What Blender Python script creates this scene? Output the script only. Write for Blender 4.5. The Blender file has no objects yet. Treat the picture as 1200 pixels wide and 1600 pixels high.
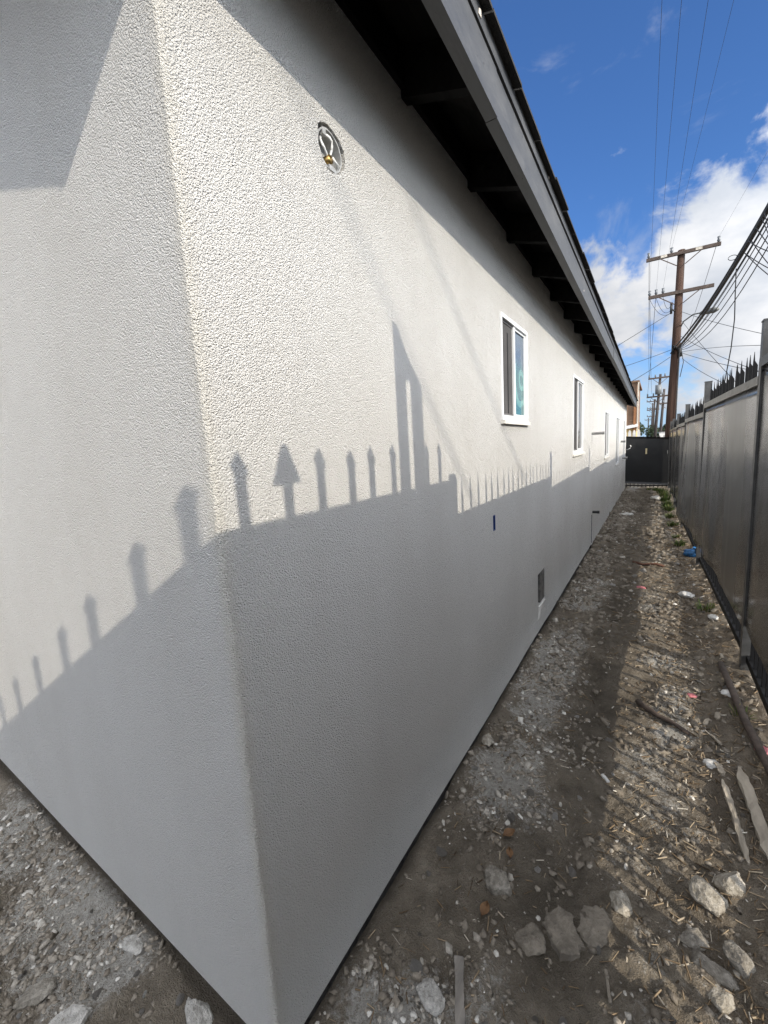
import bpy, bmesh, math, random
import numpy as np
from mathutils import Vector, Matrix, Euler

S = bpy.context.scene
C = S.collection
random.seed(7)
rng = np.random.default_rng(7)
R = math.radians

# ------------------------------------------------------------------ camera
cam_d = bpy.data.cameras.new('camera')
cam = bpy.data.objects.new('camera', cam_d)
C.objects.link(cam)
cam_d.sensor_fit = 'VERTICAL'
cam_d.sensor_height = 36.0
cam_d.sensor_width = 27.0
cam_d.lens = 36.0 * 645.67 / 1600.0
cam_d.clip_start = 0.02
cam_d.clip_end = 3000
_a, _b, _c = 0.584511955, -0.144538044, -0.0600931514
_f = Vector((-math.sin(_a) * math.cos(_b), math.cos(_a) * math.cos(_b), math.sin(_b)))
_r = Vector((math.cos(_a), math.sin(_a), 0))
_u = _r.cross(_f)
_r2 = _r * math.cos(_c) + _u * math.sin(_c)
_u2 = -_r * math.sin(_c) + _u * math.cos(_c)
cam.matrix_world = Matrix(((_r2.x, _u2.x, -_f.x, 0.743), (_r2.y, _u2.y, -_f.y, -0.506),
                           (_r2.z, _u2.z, -_f.z, 1.5), (0, 0, 0, 1)))
S.camera = cam

# ------------------------------------------------------------------ sun, sky, exposure
SUN_DIR = Vector((-.926, .378, -.521)).normalized()      # the way the light travels
sun_d = bpy.data.lights.new('sun', 'SUN')
sun_d.energy = 2.25
sun_d.angle = R(0.45)
sun_d.color = (1.0, 0.92, 0.79)
sun = bpy.data.objects.new('sun', sun_d)
sun.rotation_euler = SUN_DIR.to_track_quat('-Z', 'Y').to_euler()
sun.location = (8, -4, 8)
C.objects.link(sun)

world = bpy.data.worlds.new('World')
S.world = world
world.use_nodes = True
wt = world.node_tree
wn, wl = wt.nodes, wt.links
bg = wn['Background']
sky = wn.new('ShaderNodeTexSky')
sky.sky_type = 'NISHITA'
sky.sun_disc = False
sky.sun_elevation = R(27.5)
sky.sun_rotation = R(112.2)
sky.air_density = 1.0
sky.dust_density = 0.8
sky.ozone_density = 2.2
SKY_STRENGTH = 0.10
bg.inputs[1].default_value = SKY_STRENGTH


def wmath(op, a, b=None, c=None, clamp=False):
    n = wn.new('ShaderNodeMath'); n.operation = op; n.use_clamp = clamp
    for i, v in enumerate((a, b, c)):
        if v is None: continue
        if isinstance(v, (int, float)): n.inputs[i].default_value = v
        else: wl.new(v, n.inputs[i])
    return n.outputs[0]


def wramp(val, lo, hi):
    n = wn.new('ShaderNodeMapRange'); n.interpolation_type = 'SMOOTHSTEP'
    wl.new(val, n.inputs[0]); n.inputs[1].default_value = lo; n.inputs[2].default_value = hi
    return n.outputs[0]


def wnoise(scale, detail, rough, off=(0, 0, 0), stretch=(1, 1, 1), dist=0.0):
    m = wn.new('ShaderNodeMapping'); m.inputs['Location'].default_value = off; m.inputs['Scale'].default_value = stretch
    wl.new(tc.outputs['Generated'], m.inputs[0])
    n = wn.new('ShaderNodeTexNoise'); n.inputs['Scale'].default_value = scale
    n.inputs['Detail'].default_value = detail; n.inputs['Roughness'].default_value = rough
    n.inputs['Distortion'].default_value = dist
    wl.new(m.outputs[0], n.inputs['Vector'])
    return n.outputs[0]


tc = wn.new('ShaderNodeTexCoord')
sep = wn.new('ShaderNodeSeparateXYZ')
wl.new(tc.outputs['Generated'], sep.inputs[0])
zz = sep.outputs[2]
GAP = .34
n_big = wnoise(3.2, 2.0, .5, (9.6, .4, 5.6))
n_mid = wnoise(9.0, 7.0, .56, (18.41, 11.43, .35), (1, 1, 1.25), .25)
n_thin = wnoise(5.0, 6.0, .6, (5.2, 1.2, 3.3), (1, 1, 1.6), .5)
# broken cloud over the whole sky, with the wide blue gap that the photograph looks into
gapd = wn.new('ShaderNodeVectorMath'); gapd.operation = 'DOT_PRODUCT'
wl.new(tc.outputs['Generated'], gapd.inputs[0]); gapd.inputs[1].default_value = Vector((-.10, .76, .64)).normalized()
gap = wramp(gapd.outputs['Value'], .915, .985)
cov = wmath('ADD', wmath('MULTIPLY', n_mid, 1.0), wmath('MULTIPLY', n_big, .55))
cov = wmath('SUBTRACT', cov, wmath('MULTIPLY', gap, GAP))
cov = wmath('SUBTRACT', cov, wmath('MULTIPLY', wramp(zz, .20, .04), .09))     # thinner towards the horizon
cum = wramp(cov, .63, .79)
thin = wmath('MULTIPLY', wramp(n_thin, .52, .78), wmath('SUBTRACT', .5, wmath('MULTIPLY', wramp(zz, .4, .8), .2)))
dens = wmath('MAXIMUM', cum, thin)
shade = wramp(wnoise(7.0, 5.0, .55, (1.9, 4.4, .9), (1, 1, 1.6)), .3, .72)
ccol = wn.new('ShaderNodeMixRGB')
ccol.inputs[1].default_value = (4.3, 4.6, 5.1, 1)
ccol.inputs[2].default_value = (6.7, 6.7, 6.8, 1)
wl.new(shade, ccol.inputs[0])
skymul = wn.new('ShaderNodeMixRGB'); skymul.blend_type = 'MULTIPLY'; skymul.inputs[0].default_value = 1
wl.new(sky.outputs[0], skymul.inputs[1]); skymul.inputs[2].default_value = (.44, .69, 1.04, 1)
# clouds scatter forward: those towards the sun are brighter than those opposite it
ph = wn.new('ShaderNodeVectorMath'); ph.operation = 'DOT_PRODUCT'
wl.new(tc.outputs['Generated'], ph.inputs[0]); ph.inputs[1].default_value = -SUN_DIR
uu = wmath('MULTIPLY_ADD', ph.outputs['Value'], .5, .5)
phase = wmath('MULTIPLY_ADD', wmath('POWER', uu, 3.0), 4.0, .52)
cph = wn.new('ShaderNodeVectorMath'); cph.operation = 'SCALE'
wl.new(ccol.outputs[0], cph.inputs[0]); wl.new(phase, cph.inputs['Scale'])
hz = wn.new('ShaderNodeMixRGB')          # pale haze low down
wl.new(wmath('MULTIPLY', wramp(zz, .22, .0), .75), hz.inputs[0]); wl.new(skymul.outputs[0], hz.inputs[1]); hz.inputs[2].default_value = (2.9, 4.1, 5.6, 1)
cmix = wn.new('ShaderNodeMixRGB')
wl.new(dens, cmix.inputs[0]); wl.new(hz.outputs[0], cmix.inputs[1]); wl.new(cph.outputs[0], cmix.inputs[2])
wl.new(cmix.outputs[0], bg.inputs[0])

S.view_settings.view_transform = 'Standard'
S.view_settings.look = 'None'
S.view_settings.gamma = 1.0
S.view_settings.exposure = 0.88
S.view_settings.use_curve_mapping = False
S.render.engine = 'CYCLES'
S.cycles.max_bounces = 8
S.cycles.diffuse_bounces = 4
S.cycles.use_denoising = True
S.cycles.denoiser = 'OPENIMAGEDENOISE'
S.cycles.denoising_input_passes = 'RGB_ALBEDO_NORMAL'
S.cycles.denoising_prefilter = 'NONE'

# ------------------------------------------------------------------ value noise in numpy
_tab = rng.random((256, 256))


def vnoise(x, y, scale, octaves=4, gain=.5, seed=0):
    x = np.asarray(x, float); y = np.asarray(y, float)
    out = np.zeros(np.broadcast(x, y).shape); amp = 1.0; tot = 0
    for o in range(octaves):
        u = x / scale + 17.3 * seed + 5.1 * o; v = y / scale + 9.7 * seed + 3.7 * o
        i = np.floor(u).astype(int); j = np.floor(v).astype(int)
        fu = u - i; fv = v - j
        fu = fu * fu * (3 - 2 * fu); fv = fv * fv * (3 - 2 * fv)
        a = _tab[i & 255, j & 255]; b = _tab[(i + 1) & 255, j & 255]
        c = _tab[i & 255, (j + 1) & 255]; d = _tab[(i + 1) & 255, (j + 1) & 255]
        out = out + amp * ((a * (1 - fu) + b * fu) * (1 - fv) + (c * (1 - fu) + d * fu) * fv)
        tot += amp; amp *= gain; scale *= .5
    return out / tot            # 0..1


# ------------------------------------------------------------------ mesh helpers
class MB:
    def __init__(self): self.v = []; self.f = []

    def poly(self, pts):
        n = len(self.v); self.v += [tuple(p) for p in pts]; self.f.append(tuple(range(n, n + len(pts))))

    def box(self, c, s, rot=None):
        n = len(self.v)
        for dx in (-.5, .5):
            for dy in (-.5, .5):
                for dz in (-.5, .5):
                    p = Vector((dx * s[0], dy * s[1], dz * s[2]))
                    if rot is not None: p = rot @ p
                    self.v.append((c[0] + p.x, c[1] + p.y, c[2] + p.z))
        for q in ((0, 1, 3, 2), (4, 6, 7, 5), (0, 4, 5, 1), (2, 3, 7, 6), (0, 2, 6, 4), (1, 5, 7, 3)):
            self.f.append(tuple(n + i for i in q))
        return self

    def hexa(self, p):          # eight corners: bottom loop of four, top loop of four
        n = len(self.v); self.v += [tuple(q) for q in p]
        for q in ((3, 2, 1, 0), (4, 5, 6, 7), (0, 1, 5, 4), (1, 2, 6, 5), (2, 3, 7, 6), (3, 0, 4, 7)):
            self.f.append(tuple(n + i for i in q))
        return self

    def beam(self, a, b, w, h):
        a = Vector(a); b = Vector(b); d = (b - a).normalized()
        up = Vector((0, 0, 1)) if abs(d.z) < .95 else Vector((0, 1, 0))
        s = d.cross(up).normalized(); u = s.cross(d)
        p = []
        for q in (a, b):
            for x, y in ((-1, -1), (1, -1), (1, 1), (-1, 1)):
                p.append(q + s * x * w / 2 + u * y * h / 2)
        return self.hexa(p)

    def tube(self, pts, r, sides=6, r2=None):
        pts = [Vector(p) for p in pts]; n = len(pts); base = len(self.v)
        for i, p in enumerate(pts):
            d = (pts[min(i + 1, n - 1)] - pts[max(i - 1, 0)]).normalized()
            up = Vector((0, 0, 1)) if abs(d.z) < .9 else Vector((1, 0, 0))
            s = d.cross(up).normalized(); u = s.cross(d)
            rr = r if r2 is None else r + (r2 - r) * i / (n - 1)
            if callable(r): rr = r(i / (n - 1))
            for k in range(sides):
                a = 2 * math.pi * k / sides
                q = p + s * math.cos(a) * rr + u * math.sin(a) * rr
                self.v.append(tuple(q))
        for i in range(n - 1):
            for k in range(sides):
                k2 = (k + 1) % sides
                self.f.append((base + i * sides + k, base + i * sides + k2, base + (i + 1) * sides + k2, base + (i + 1) * sides + k))
        self.f.append(tuple(base + k for k in range(sides))[::-1])
        self.f.append(tuple(base + (n - 1) * sides + k for k in range(sides)))
        return self

    def mesh(self, name, mat, smooth=False):
        me = bpy.data.meshes.new(name)
        me.from_pydata(self.v, [], self.f)
        bm = bmesh.new(); bm.from_mesh(me); bmesh.ops.recalc_face_normals(bm, faces=bm.faces); bm.to_mesh(me); bm.free()
        if mat: me.materials.append(mat)
        if smooth: me.polygons.foreach_set('use_smooth', [True] * len(me.polygons))
        return me

    def build(self, name, mat, parent=None, smooth=False, loc=None):
        return link(name, self.mesh(name, mat, smooth), parent, loc)


def link(name, me, parent=None, loc=None):
    o = bpy.data.objects.new(name, me); C.objects.link(o)
    if parent is not None: o.parent = parent
    if loc is not None: o.location = loc
    return o


def np_mesh(name, verts, faces, mat, smooth=False, attrs=None):
    """verts (n,3) array, faces (m,k) int array"""
    me = bpy.data.meshes.new(name)
    verts = np.ascontiguousarray(verts, np.float32); faces = np.ascontiguousarray(faces, np.int32)
    m, k = faces.shape
    me.vertices.add(len(verts)); me.vertices.foreach_set('co', verts.ravel())
    me.loops.add(m * k); me.loops.foreach_set('vertex_index', faces.ravel())
    me.polygons.add(m); me.polygons.foreach_set('loop_start', np.arange(m, dtype=np.int32) * k)
    if smooth: me.polygons.foreach_set('use_smooth', np.ones(m, bool))
    me.update(calc_edges=True)
    if attrs:
        for an, av in attrs.items():
            at = me.attributes.new(an, 'FLOAT', 'POINT'); at.data.foreach_set('value', np.ascontiguousarray(av, np.float32))
    me.validate()
    if mat: me.materials.append(mat)
    return me


def tag(o, label=None, cat=None, group=None, kind=None):
    if label: o['label'] = label
    if cat: o['category'] = cat
    if group: o['group'] = group
    if kind: o['kind'] = kind
    return o


def empty(name, loc, label, cat, group=None):
    o = bpy.data.objects.new(name, None); o.empty_display_size = .1; C.objects.link(o); o.location = loc
    return tag(o, label, cat, group)


def kids_to(root):
    """children were built in world coordinates: shift them under the root's location"""
    inv = Matrix.Translation(-root.location)
    for ch in root.children:
        ch.matrix_parent_inverse = inv


# ------------------------------------------------------------------ materials
class Mat:
    def __init__(self, name, rough=.8, metal=0.0, spec=.5):
        self.m = bpy.data.materials.new(name); self.m.use_nodes = True
        self.t = self.m.node_tree; self.n = self.t.nodes; self.l = self.t.links
        self.b = self.n['Principled BSDF']
        self.b.inputs['Roughness'].default_value = rough; self.b.inputs['Metallic'].default_value = metal
        self.b.inputs['Specular IOR Level'].default_value = spec
        self.tc = self.n.new('ShaderNodeTexCoord')

    def coord(self, scale=(1, 1, 1), off=(0, 0, 0)):
        m = self.n.new('ShaderNodeMapping'); m.inputs['Scale'].default_value = scale; m.inputs['Location'].default_value = off
        self.l.new(self.tc.outputs['Object'], m.inputs[0]); return m.outputs[0]

    def noise(self, scale, detail=3, rough=.55, stretch=(1, 1, 1), off=(0, 0, 0), dist=0):
        n = self.n.new('ShaderNodeTexNoise'); n.inputs['Scale'].default_value = scale; n.inputs['Detail'].default_value = detail
        n.inputs['Roughness'].default_value = rough; n.inputs['Distortion'].default_value = dist
        self.l.new(self.coord(stretch, off), n.inputs['Vector']); return n.outputs[0]

    def voro(self, scale, feature='F1', stretch=(1, 1, 1), out='Distance'):
        n = self.n.new('ShaderNodeTexVoronoi'); n.feature = feature; n.inputs['Scale'].default_value = scale
        self.l.new(self.coord(stretch), n.inputs['Vector']); return n.outputs[out]

    def ramp(self, val, stops):
        n = self.n.new('ShaderNodeValToRGB'); self.l.new(val, n.inputs[0])
        e = n.color_ramp.elements
        while len(e) < len(stops): e.new(.5)
        for i, (p, c) in enumerate(stops):
            e[i].position = p; e[i].color = c if len(c) == 4 else (*c, 1)
        return n.outputs[0]

    def rng(self, val, a, b, c=0., d=1., smooth=True):
        n = self.n.new('ShaderNodeMapRange')
        if smooth: n.interpolation_type = 'SMOOTHSTEP'
        self.l.new(val, n.inputs[0])
        for i, v in enumerate((a, b, c, d)): n.inputs[i + 1].default_value = v
        return n.outputs[0]

    def mix(self, fac, a, b, mode='MIX'):
        n = self.n.new('ShaderNodeMixRGB'); n.blend_type = mode
        for i, v in enumerate((fac, a, b)):
            if isinstance(v, (int, float)): n.inputs[i].default_value = v
            elif isinstance(v, tuple): n.inputs[i].default_value = v if len(v) == 4 else (*v, 1)
            else: self.l.new(v, n.inputs[i])
        return n.outputs[0]

    def math(self, op, a, b=0.):
        n = self.n.new('ShaderNodeMath'); n.operation = op
        for i, v in enumerate((a, b)):
            if isinstance(v, (int, float)): n.inputs[i].default_value = v
            else: self.l.new(v, n.inputs[i])
        return n.outputs[0]

    def attr(self, name):
        n = self.n.new('ShaderNodeAttribute'); n.attribute_name = name; return n.outputs['Fac']

    def rand(self):
        n = self.n.new('ShaderNodeObjectInfo'); return n.outputs['Random']

    def xyz(self):
        n = self.n.new('ShaderNodeSeparateXYZ'); self.l.new(self.tc.outputs['Object'], n.inputs[0]); return n.outputs

    def color(self, c):
        if isinstance(c, tuple): self.b.inputs['Base Color'].default_value = c if len(c) == 4 else (*c, 1)
        else: self.l.new(c, self.b.inputs['Base Color'])
        return self

    def rough(self, v): self.l.new(v, self.b.inputs['Roughness']); return self

    def bump(self, h, dist=.005, strength=1.):
        n = self.n.new('ShaderNodeBump'); n.inputs['Distance'].default_value = dist; n.inputs['Strength'].default_value = strength
        self.l.new(h, n.inputs['Height']); self.l.new(n.outputs[0], self.b.inputs['Normal']); return self


def plain(name, col, rough=.7, metal=0., var=.25, scale=12., bump=0., stretch=(1, 1, 1), spec=.5):
    k = Mat(name, rough, metal, spec)
    n = k.noise(scale, 4, .6, stretch)
    lo = tuple(c * (1 - var) for c in col); hi = tuple(min(1, c * (1 + var)) for c in col)
    k.color(k.ramp(n, [(.3, lo), (.7, hi)]))
    if bump: k.bump(n, bump)
    return k.m


# stucco: white dash coat, fine grains with lumps, faint stains
k = Mat('stucco', .88, spec=.25)
X = k.xyz()
g1 = k.noise(235, 3.0, .65)
v1 = k.voro(265); v2 = k.voro(450)
gr = k.math('SUBTRACT', k.math('MULTIPLY', g1, .75), k.math('ADD', k.math('MULTIPLY', v1, .55), k.math('MULTIPLY', v2, .38)))
stain = k.noise(1.6, 5, .6, (1, 1, .55))
streak = k.noise(5, 3, .6, (1, 1, .08), (4, 4, 0))
base = k.mix(k.rng(stain, .35, .75), (.80, .78, .74), (.73, .705, .66))
base = k.mix(k.math('MULTIPLY', k.rng(streak, .52, .78), .16), base, (.62, .60, .57))
# bare cream-coloured corner bead where the finish coat is thin
cdist = k.math('ADD', k.math('ABSOLUTE', X[0]), k.math('ABSOLUTE', X[1]))
cw = k.math('MULTIPLY', k.rng(k.math('ADD', cdist, k.math('MULTIPLY', k.noise(14, 4, .7), .04)), .012, .062, 1., 0.), .55)
base = k.mix(cw, base, (.70, .655, .55))
k.color(base); sp = k.rng(k.noise(300, 2, .6), .35, .65)
base = k.mix(k.math('MULTIPLY', k.rng(k.noise(270, 2, .6, off=(7, 2, 5)), .50, .68), .26), base, (.50, .48, .44))
base = k.mix(k.math('MULTIPLY', sp, .25), base, (.87, .85, .81))
k.color(base)
k.bump(gr, .0125, 1.0)
M_STUCCO = k.m

k = Mat('dirt', .95, spec=.2)
dust_lit = k.attr('dust_lit'); straw = k.attr('straw'); damp_shade = k.attr('damp_shade')
n1 = k.noise(9, 6, .65); n2 = k.noise(60, 4, .7); n3 = k.noise(240, 2, .6)
soil = k.ramp(n1, [(.25, (.135, .112, .084)), (.5, (.245, .206, .156)), (.75, (.39, .337, .262))])
soil = k.mix(k.math('MULTIPLY', straw, .55), soil, k.ramp(n2, [(.3, (.075, .05, .032)), (.7, (.20, .145, .09))]))
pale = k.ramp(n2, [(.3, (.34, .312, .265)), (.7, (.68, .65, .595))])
fac = k.rng(k.math('ADD', k.math('MULTIPLY', dust_lit, 1.0), k.math('MULTIPLY', k.math('SUBTRACT', n2, .5), 1.0)), .42, .78)
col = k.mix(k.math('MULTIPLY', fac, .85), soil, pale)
col = k.mix(k.math('MULTIPLY', k.rng(n3, .56, .7), .35), col, (.36, .34, .31))
col = k.mix(k.math('MULTIPLY', damp_shade, .78), col, (.075, .063, .048))
k.color(col)
n4 = k.noise(120, 5, .7)
k.bump(k.math('ADD', k.math('ADD', n2, k.math('MULTIPLY', n4, .9)), k.math('MULTIPLY', n3, .5)), .015, 1.0)
M_DIRT = k.m

k = Mat('rubble', .92, spec=.2)
t = k.attr('tint')
n = k.noise(90, 4, .65)
k.color(k.mix(k.rng(n, .3, .75), k.ramp(t, [(0, (.12, .10, .078)), (.45, (.26, .225, .18)), (.8, (.46, .425, .37)), (1, (.66, .63, .57))]),
              k.ramp(t, [(0, (.18, .152, .118)), (.45, (.34, .298, .24)), (.8, (.56, .525, .465)), (1, (.74, .71, .65))])))
k.bump(n, .004)
M_RUBBLE = k.m

k = Mat('chip_debris', .9, spec=.2)
t = k.attr('tint')
k.color(k.ramp(t, [(0, (.08, .055, .035)), (.4, (.23, .165, .10)), (.75, (.40, .32, .22)), (1, (.62, .57, .48))]))
M_STRAW = k.m

k = Mat('concrete_chunk', .92, spec=.2)
r = k.rand(); n = k.noise(38, 6, .68); n2 = k.noise(160, 3, .6)
k.color(k.mix(k.rng(n, .32, .72), k.ramp(r, [(0, (.13, .115, .095)), (.5, (.22, .20, .175)), (1, (.40, .38, .35))]),
              k.ramp(r, [(0, (.22, .20, .17)), (.5, (.36, .335, .30)), (1, (.60, .57, .53))])))
k.bump(k.math('ADD', n, k.math('MULTIPLY', n2, .5)), .012)
M_CHUNK = k.m


def stone_mat(name, lo, hi, sc=40):
    k = Mat(name, .92, spec=.2)
    n = k.noise(sc, 6, .7); n2 = k.noise(sc * 5, 3, .6)
    k.color(k.mix(k.rng(n, .35, .7), lo, hi)); k.bump(k.math('ADD', n, k.math('MULTIPLY', n2, .5)), .012)
    return k.m


M_WHITE_LUMP = stone_mat('plaster_lump', (.36, .34, .305), (.64, .61, .56))
M_PALE_ROCK = stone_mat('pale_rock', (.30, .265, .21), (.56, .51, .43))
M_GREY_ROCK = stone_mat('grey_rock', (.20, .178, .145), (.40, .365, .31))
M_BROWN_SLAB = stone_mat('brown_slab', (.15, .13, .104), (.27, .235, .188), 18)

k = Mat('black_wood', .85, spec=.08)
n = k.noise(30, 5, .6, (1, .06, 1)); n2 = k.noise(3.2, 6, .7, (1, .5, 1))
k.color(k.mix(k.rng(n2, .5, .68), k.ramp(n, [(.3, (.006, .006, .006)), (.7, (.014, .0135, .013))]), (.028, .027, .026)))
k.bump(n, .004, .8)
M_BLACK_WOOD = k.m

k = Mat('fascia_paint', .5, spec=.5)
n = k.noise(26, 6, .6, (1, .04, 1)); n2 = k.noise(7, 6, .75, (1, .35, 1)); n3 = k.noise(55, 3, .6, (1, .4, 1))
c = k.mix(k.rng(n2, .4, .7), (.042, .044, .047), (.092, .093, .094))
c = k.mix(k.rng(n3, .66, .72), c, (.022, .022, .022))
k.color(c); k.bump(n, .003, .7)
k.rough(k.rng(n2, .3, .7, .42, .62))
M_FASCIA = k.m
M_WHITE_CHIP = plain('bare_paint_chip', (.55, .5, .44), .8)

k = Mat('shingle', .93, spec=.2)
k.color(k.ramp(k.noise(400, 2, .7), [(.3, (.022, .022, .023)), (.7, (.075, .073, .07))])); k.bump(k.noise(300, 2), .003)
M_SHINGLE = k.m

# black painted steel sheet
k = Mat('sheet_steel', .25, spec=.6); k.b.inputs['IOR'].default_value = 1.75
n = k.noise(3.0, 4, .6, (1, 1, .3)); n2 = k.noise(260, 3, .6); n3 = k.noise(1.3, 3, .5, (1, 1.3, .12), (2, 5, 1))
c = k.mix(k.rng(n3, .4, .72), (.042, .041, .040), (.072, .069, .063))
c = k.mix(k.math('MULTIPLY', k.rng(n, .55, .75), .4), c, (.11, .098, .08))
sp = k.rng(k.voro(26), .03, .045, 1., 0.)
sp = k.math('MULTIPLY', sp, k.rng(k.noise(5, 2), .62, .66))
c = k.mix(sp, c, (.5, .5, .48))
k.color(c)
k.rough(k.rng(n3, .3, .75, .17, .34))
M_SHEET = k.m

M_BLACK_STEEL = plain('black_steel', (.009, .009, .0095), .6, var=.3, scale=30, spec=.15)
M_GATE = plain('gate_paint', (.012, .012, .0125), .38, var=.3, scale=4)
M_CAP = plain('galvanised_cap', (.20, .195, .18), .45, .6, .25, 10)
M_POST = plain('post_steel', (.062, .061, .059), .4, var=.3, scale=20)

M_FOUND = stone_mat('foundation_concrete', (.10, .095, .088), (.23, .22, .205), 14)
M_DARK = plain('dark_interior', (.012, .012, .012), .9)
M_VINYL = plain('white_vinyl', (.74, .74, .73), .4, var=.04)
M_SILL = plain('dusty_sill', (.66, .63, .57), .7, var=.12, scale=40)
k = Mat('insect_screen', .75, spec=.3)
k.color(k.ramp(k.noise(6, 3), [(.3, (.055, .052, .05)), (.7, (.085, .08, .076))])); k.bump(k.noise(900, 1), .0008)
M_SCREEN = k.m
M_SCREEN_FRAME = plain('screen_frame', (.10, .095, .09), .6)
k = Mat('window_glass', .03, spec=.8); k.color((.018, .022, .026)); M_GLASS = k.m
# teal tint with pale swirls low on the pane, painted sky reflection above
k = Mat('teal_pane', .12, spec=.7)
w = k.n.new('ShaderNodeTexWave'); w.wave_type = 'RINGS'; w.inputs['Scale'].default_value = 3.0
w.inputs['Distortion'].default_value = 4; w.inputs['Detail'].default_value = 2
k.l.new(k.coord((1, 1, 1), (0, -2.36, -1.9)), w.inputs['Vector'])
zc = k.xyz()[2]
teal = k.mix(k.rng(w.outputs[1], .62, .85), (.022, .115, .12), (.10, .25, .23))
k.color(k.mix(k.rng(k.math('ADD', zc, k.math('MULTIPLY', k.noise(5, 3), .2)), 2.0, 2.16), teal, (.05, .085, .13)))
M_TEAL = k.m
M_GALV = plain('galvanised', (.42, .42, .41), .42, .3, .2, 60)
M_BRASS = plain('brass', (.42, .28, .10), .35, .9, .2)
M_WIRE_WHITE = plain('white_wire', (.72, .72, .70), .45, var=.1)
M_BLUE_BOX = plain('blue_plastic', (.015, .05, .19), .5, var=.3)
M_PIPE_BLACK = plain('black_pipe', (.02, .02, .02), .5)
M_PIPE_GREY = plain('grey_pipe', (.22, .22, .21), .5, .3)

k = Mat('pole_wood', .85, spec=.2)
n = k.noise(16, 6, .65, (1, 1, .05)); n2 = k.noise(2.2, 4, .6, (1, 1, .25))
c = k.ramp(n, [(.25, (.036, .022, .016)), (.55, (.078, .045, .032)), (.8, (.135, .082, .058))])
k.color(k.mix(k.rng(n2, .5, .75), c, (.05, .04, .034))); k.bump(n, .01)
M_POLE = k.m
M_POLE_FAR = plain('dark_pole_wood', (.055, .046, .042), .85, var=.3, scale=4)
M_CROSSARM = plain('crossarm_wood', (.085, .062, .05), .85, var=.35, scale=9)
M_INSUL = plain('insulator_glass', (.13, .14, .15), .25, var=.2)
M_CABLE = plain('cable_rubber', (.016, .016, .017), .6)
M_TRANSF = plain('transformer_paint', (.17, .18, .185), .5, .1)
M_LAMP = plain('lamp_metal', (.17, .17, .155), .5, .4)

k = Mat('brown_brick', .9, spec=.2)
br = k.n.new('ShaderNodeTexBrick'); br.inputs['Scale'].default_value = 1.0
br.inputs['Color1'].default_value = (.20, .115, .07, 1); br.inputs['Color2'].default_value = (.28, .17, .105, 1); br.inputs['Mortar'].default_value = (.16, .12, .09, 1)
br.inputs['Mortar Size'].default_value = .012; br.inputs['Brick Width'].default_value = .24; br.inputs['Row Height'].default_value = .085
sx = k.xyz(); cb = k.n.new('ShaderNodeCombineXYZ'); k.l.new(sx[0], cb.inputs[0]); k.l.new(sx[2], cb.inputs[1])
k.l.new(cb.outputs[0], br.inputs['Vector'])
k.color(k.mix(k.math('MULTIPLY', k.rng(k.noise(1.5, 4), .4, .7), .4), br.outputs[0], (.15, .09, .055)))
M_BRICK = k.m
M_PALE_PAINT = plain('pale_paint', (.55, .50, .42), .8)
M_TRIM_RUST = plain('rust_timber', (.27, .12, .05), .8)
M_YELLOW = plain('yellow_wall', (.58, .42, .18), .85, var=.12)
M_WHITE_PAINT = plain('white_paint', (.72, .70, .66), .6, var=.06)
M_ASPHALT = plain('far_dirt', (.14, .125, .105), .95, var=.3, scale=.8)
M_LEAF_DARK = plain('dark_leaves', (.035, .055, .022), .8, var=.5, scale=3)
M_TRUNK = plain('trunk_bark', (.08, .06, .045), .9)
k = Mat('weed_green', .7, spec=.3); k.color(k.ramp(k.attr('tint'), [(0, (.035, .06, .012)), (.6, (.085, .13, .03)), (1, (.22, .20, .08))])); M_WEED = k.m
k = Mat('blue_bag', .3, spec=.6); k.color(k.ramp(k.noise(14, 3), [(.3, (.004, .065, .19)), (.7, (.015, .15, .36))])); k.bump(k.noise(40, 4, .6), .01); M_BAG = k.m
M_PINK = plain('pink_plastic', (.50, .16, .17), .6, var=.2)
M_REDBRANCH = plain('reddish_bark', (.13, .062, .04), .85, var=.4)
M_PAPER = plain('dirty_paper', (.58, .56, .52), .8, var=.15, scale=30, bump=.004)
M_GREY_WOOD = plain('weathered_wood', (.20, .18, .155), .9, var=.4, scale=24, bump=.004, stretch=(1, .1, 1))
M_PALE_BOARD = plain('pale_bark', (.29, .25, .195), .9, var=.35, scale=16, bump=.008, stretch=(1, .25, 1))
M_RUST = plain('rusty_iron', (.075, .055, .043), .85, var=.4, scale=25, bump=.004)
M_LEAF = plain('dead_leaf', (.17, .09, .04), .8, var=.35, scale=30)
M_TAG = plain('yellow_tag', (.62, .52, .30), .7, var=.15, scale=30)

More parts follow.
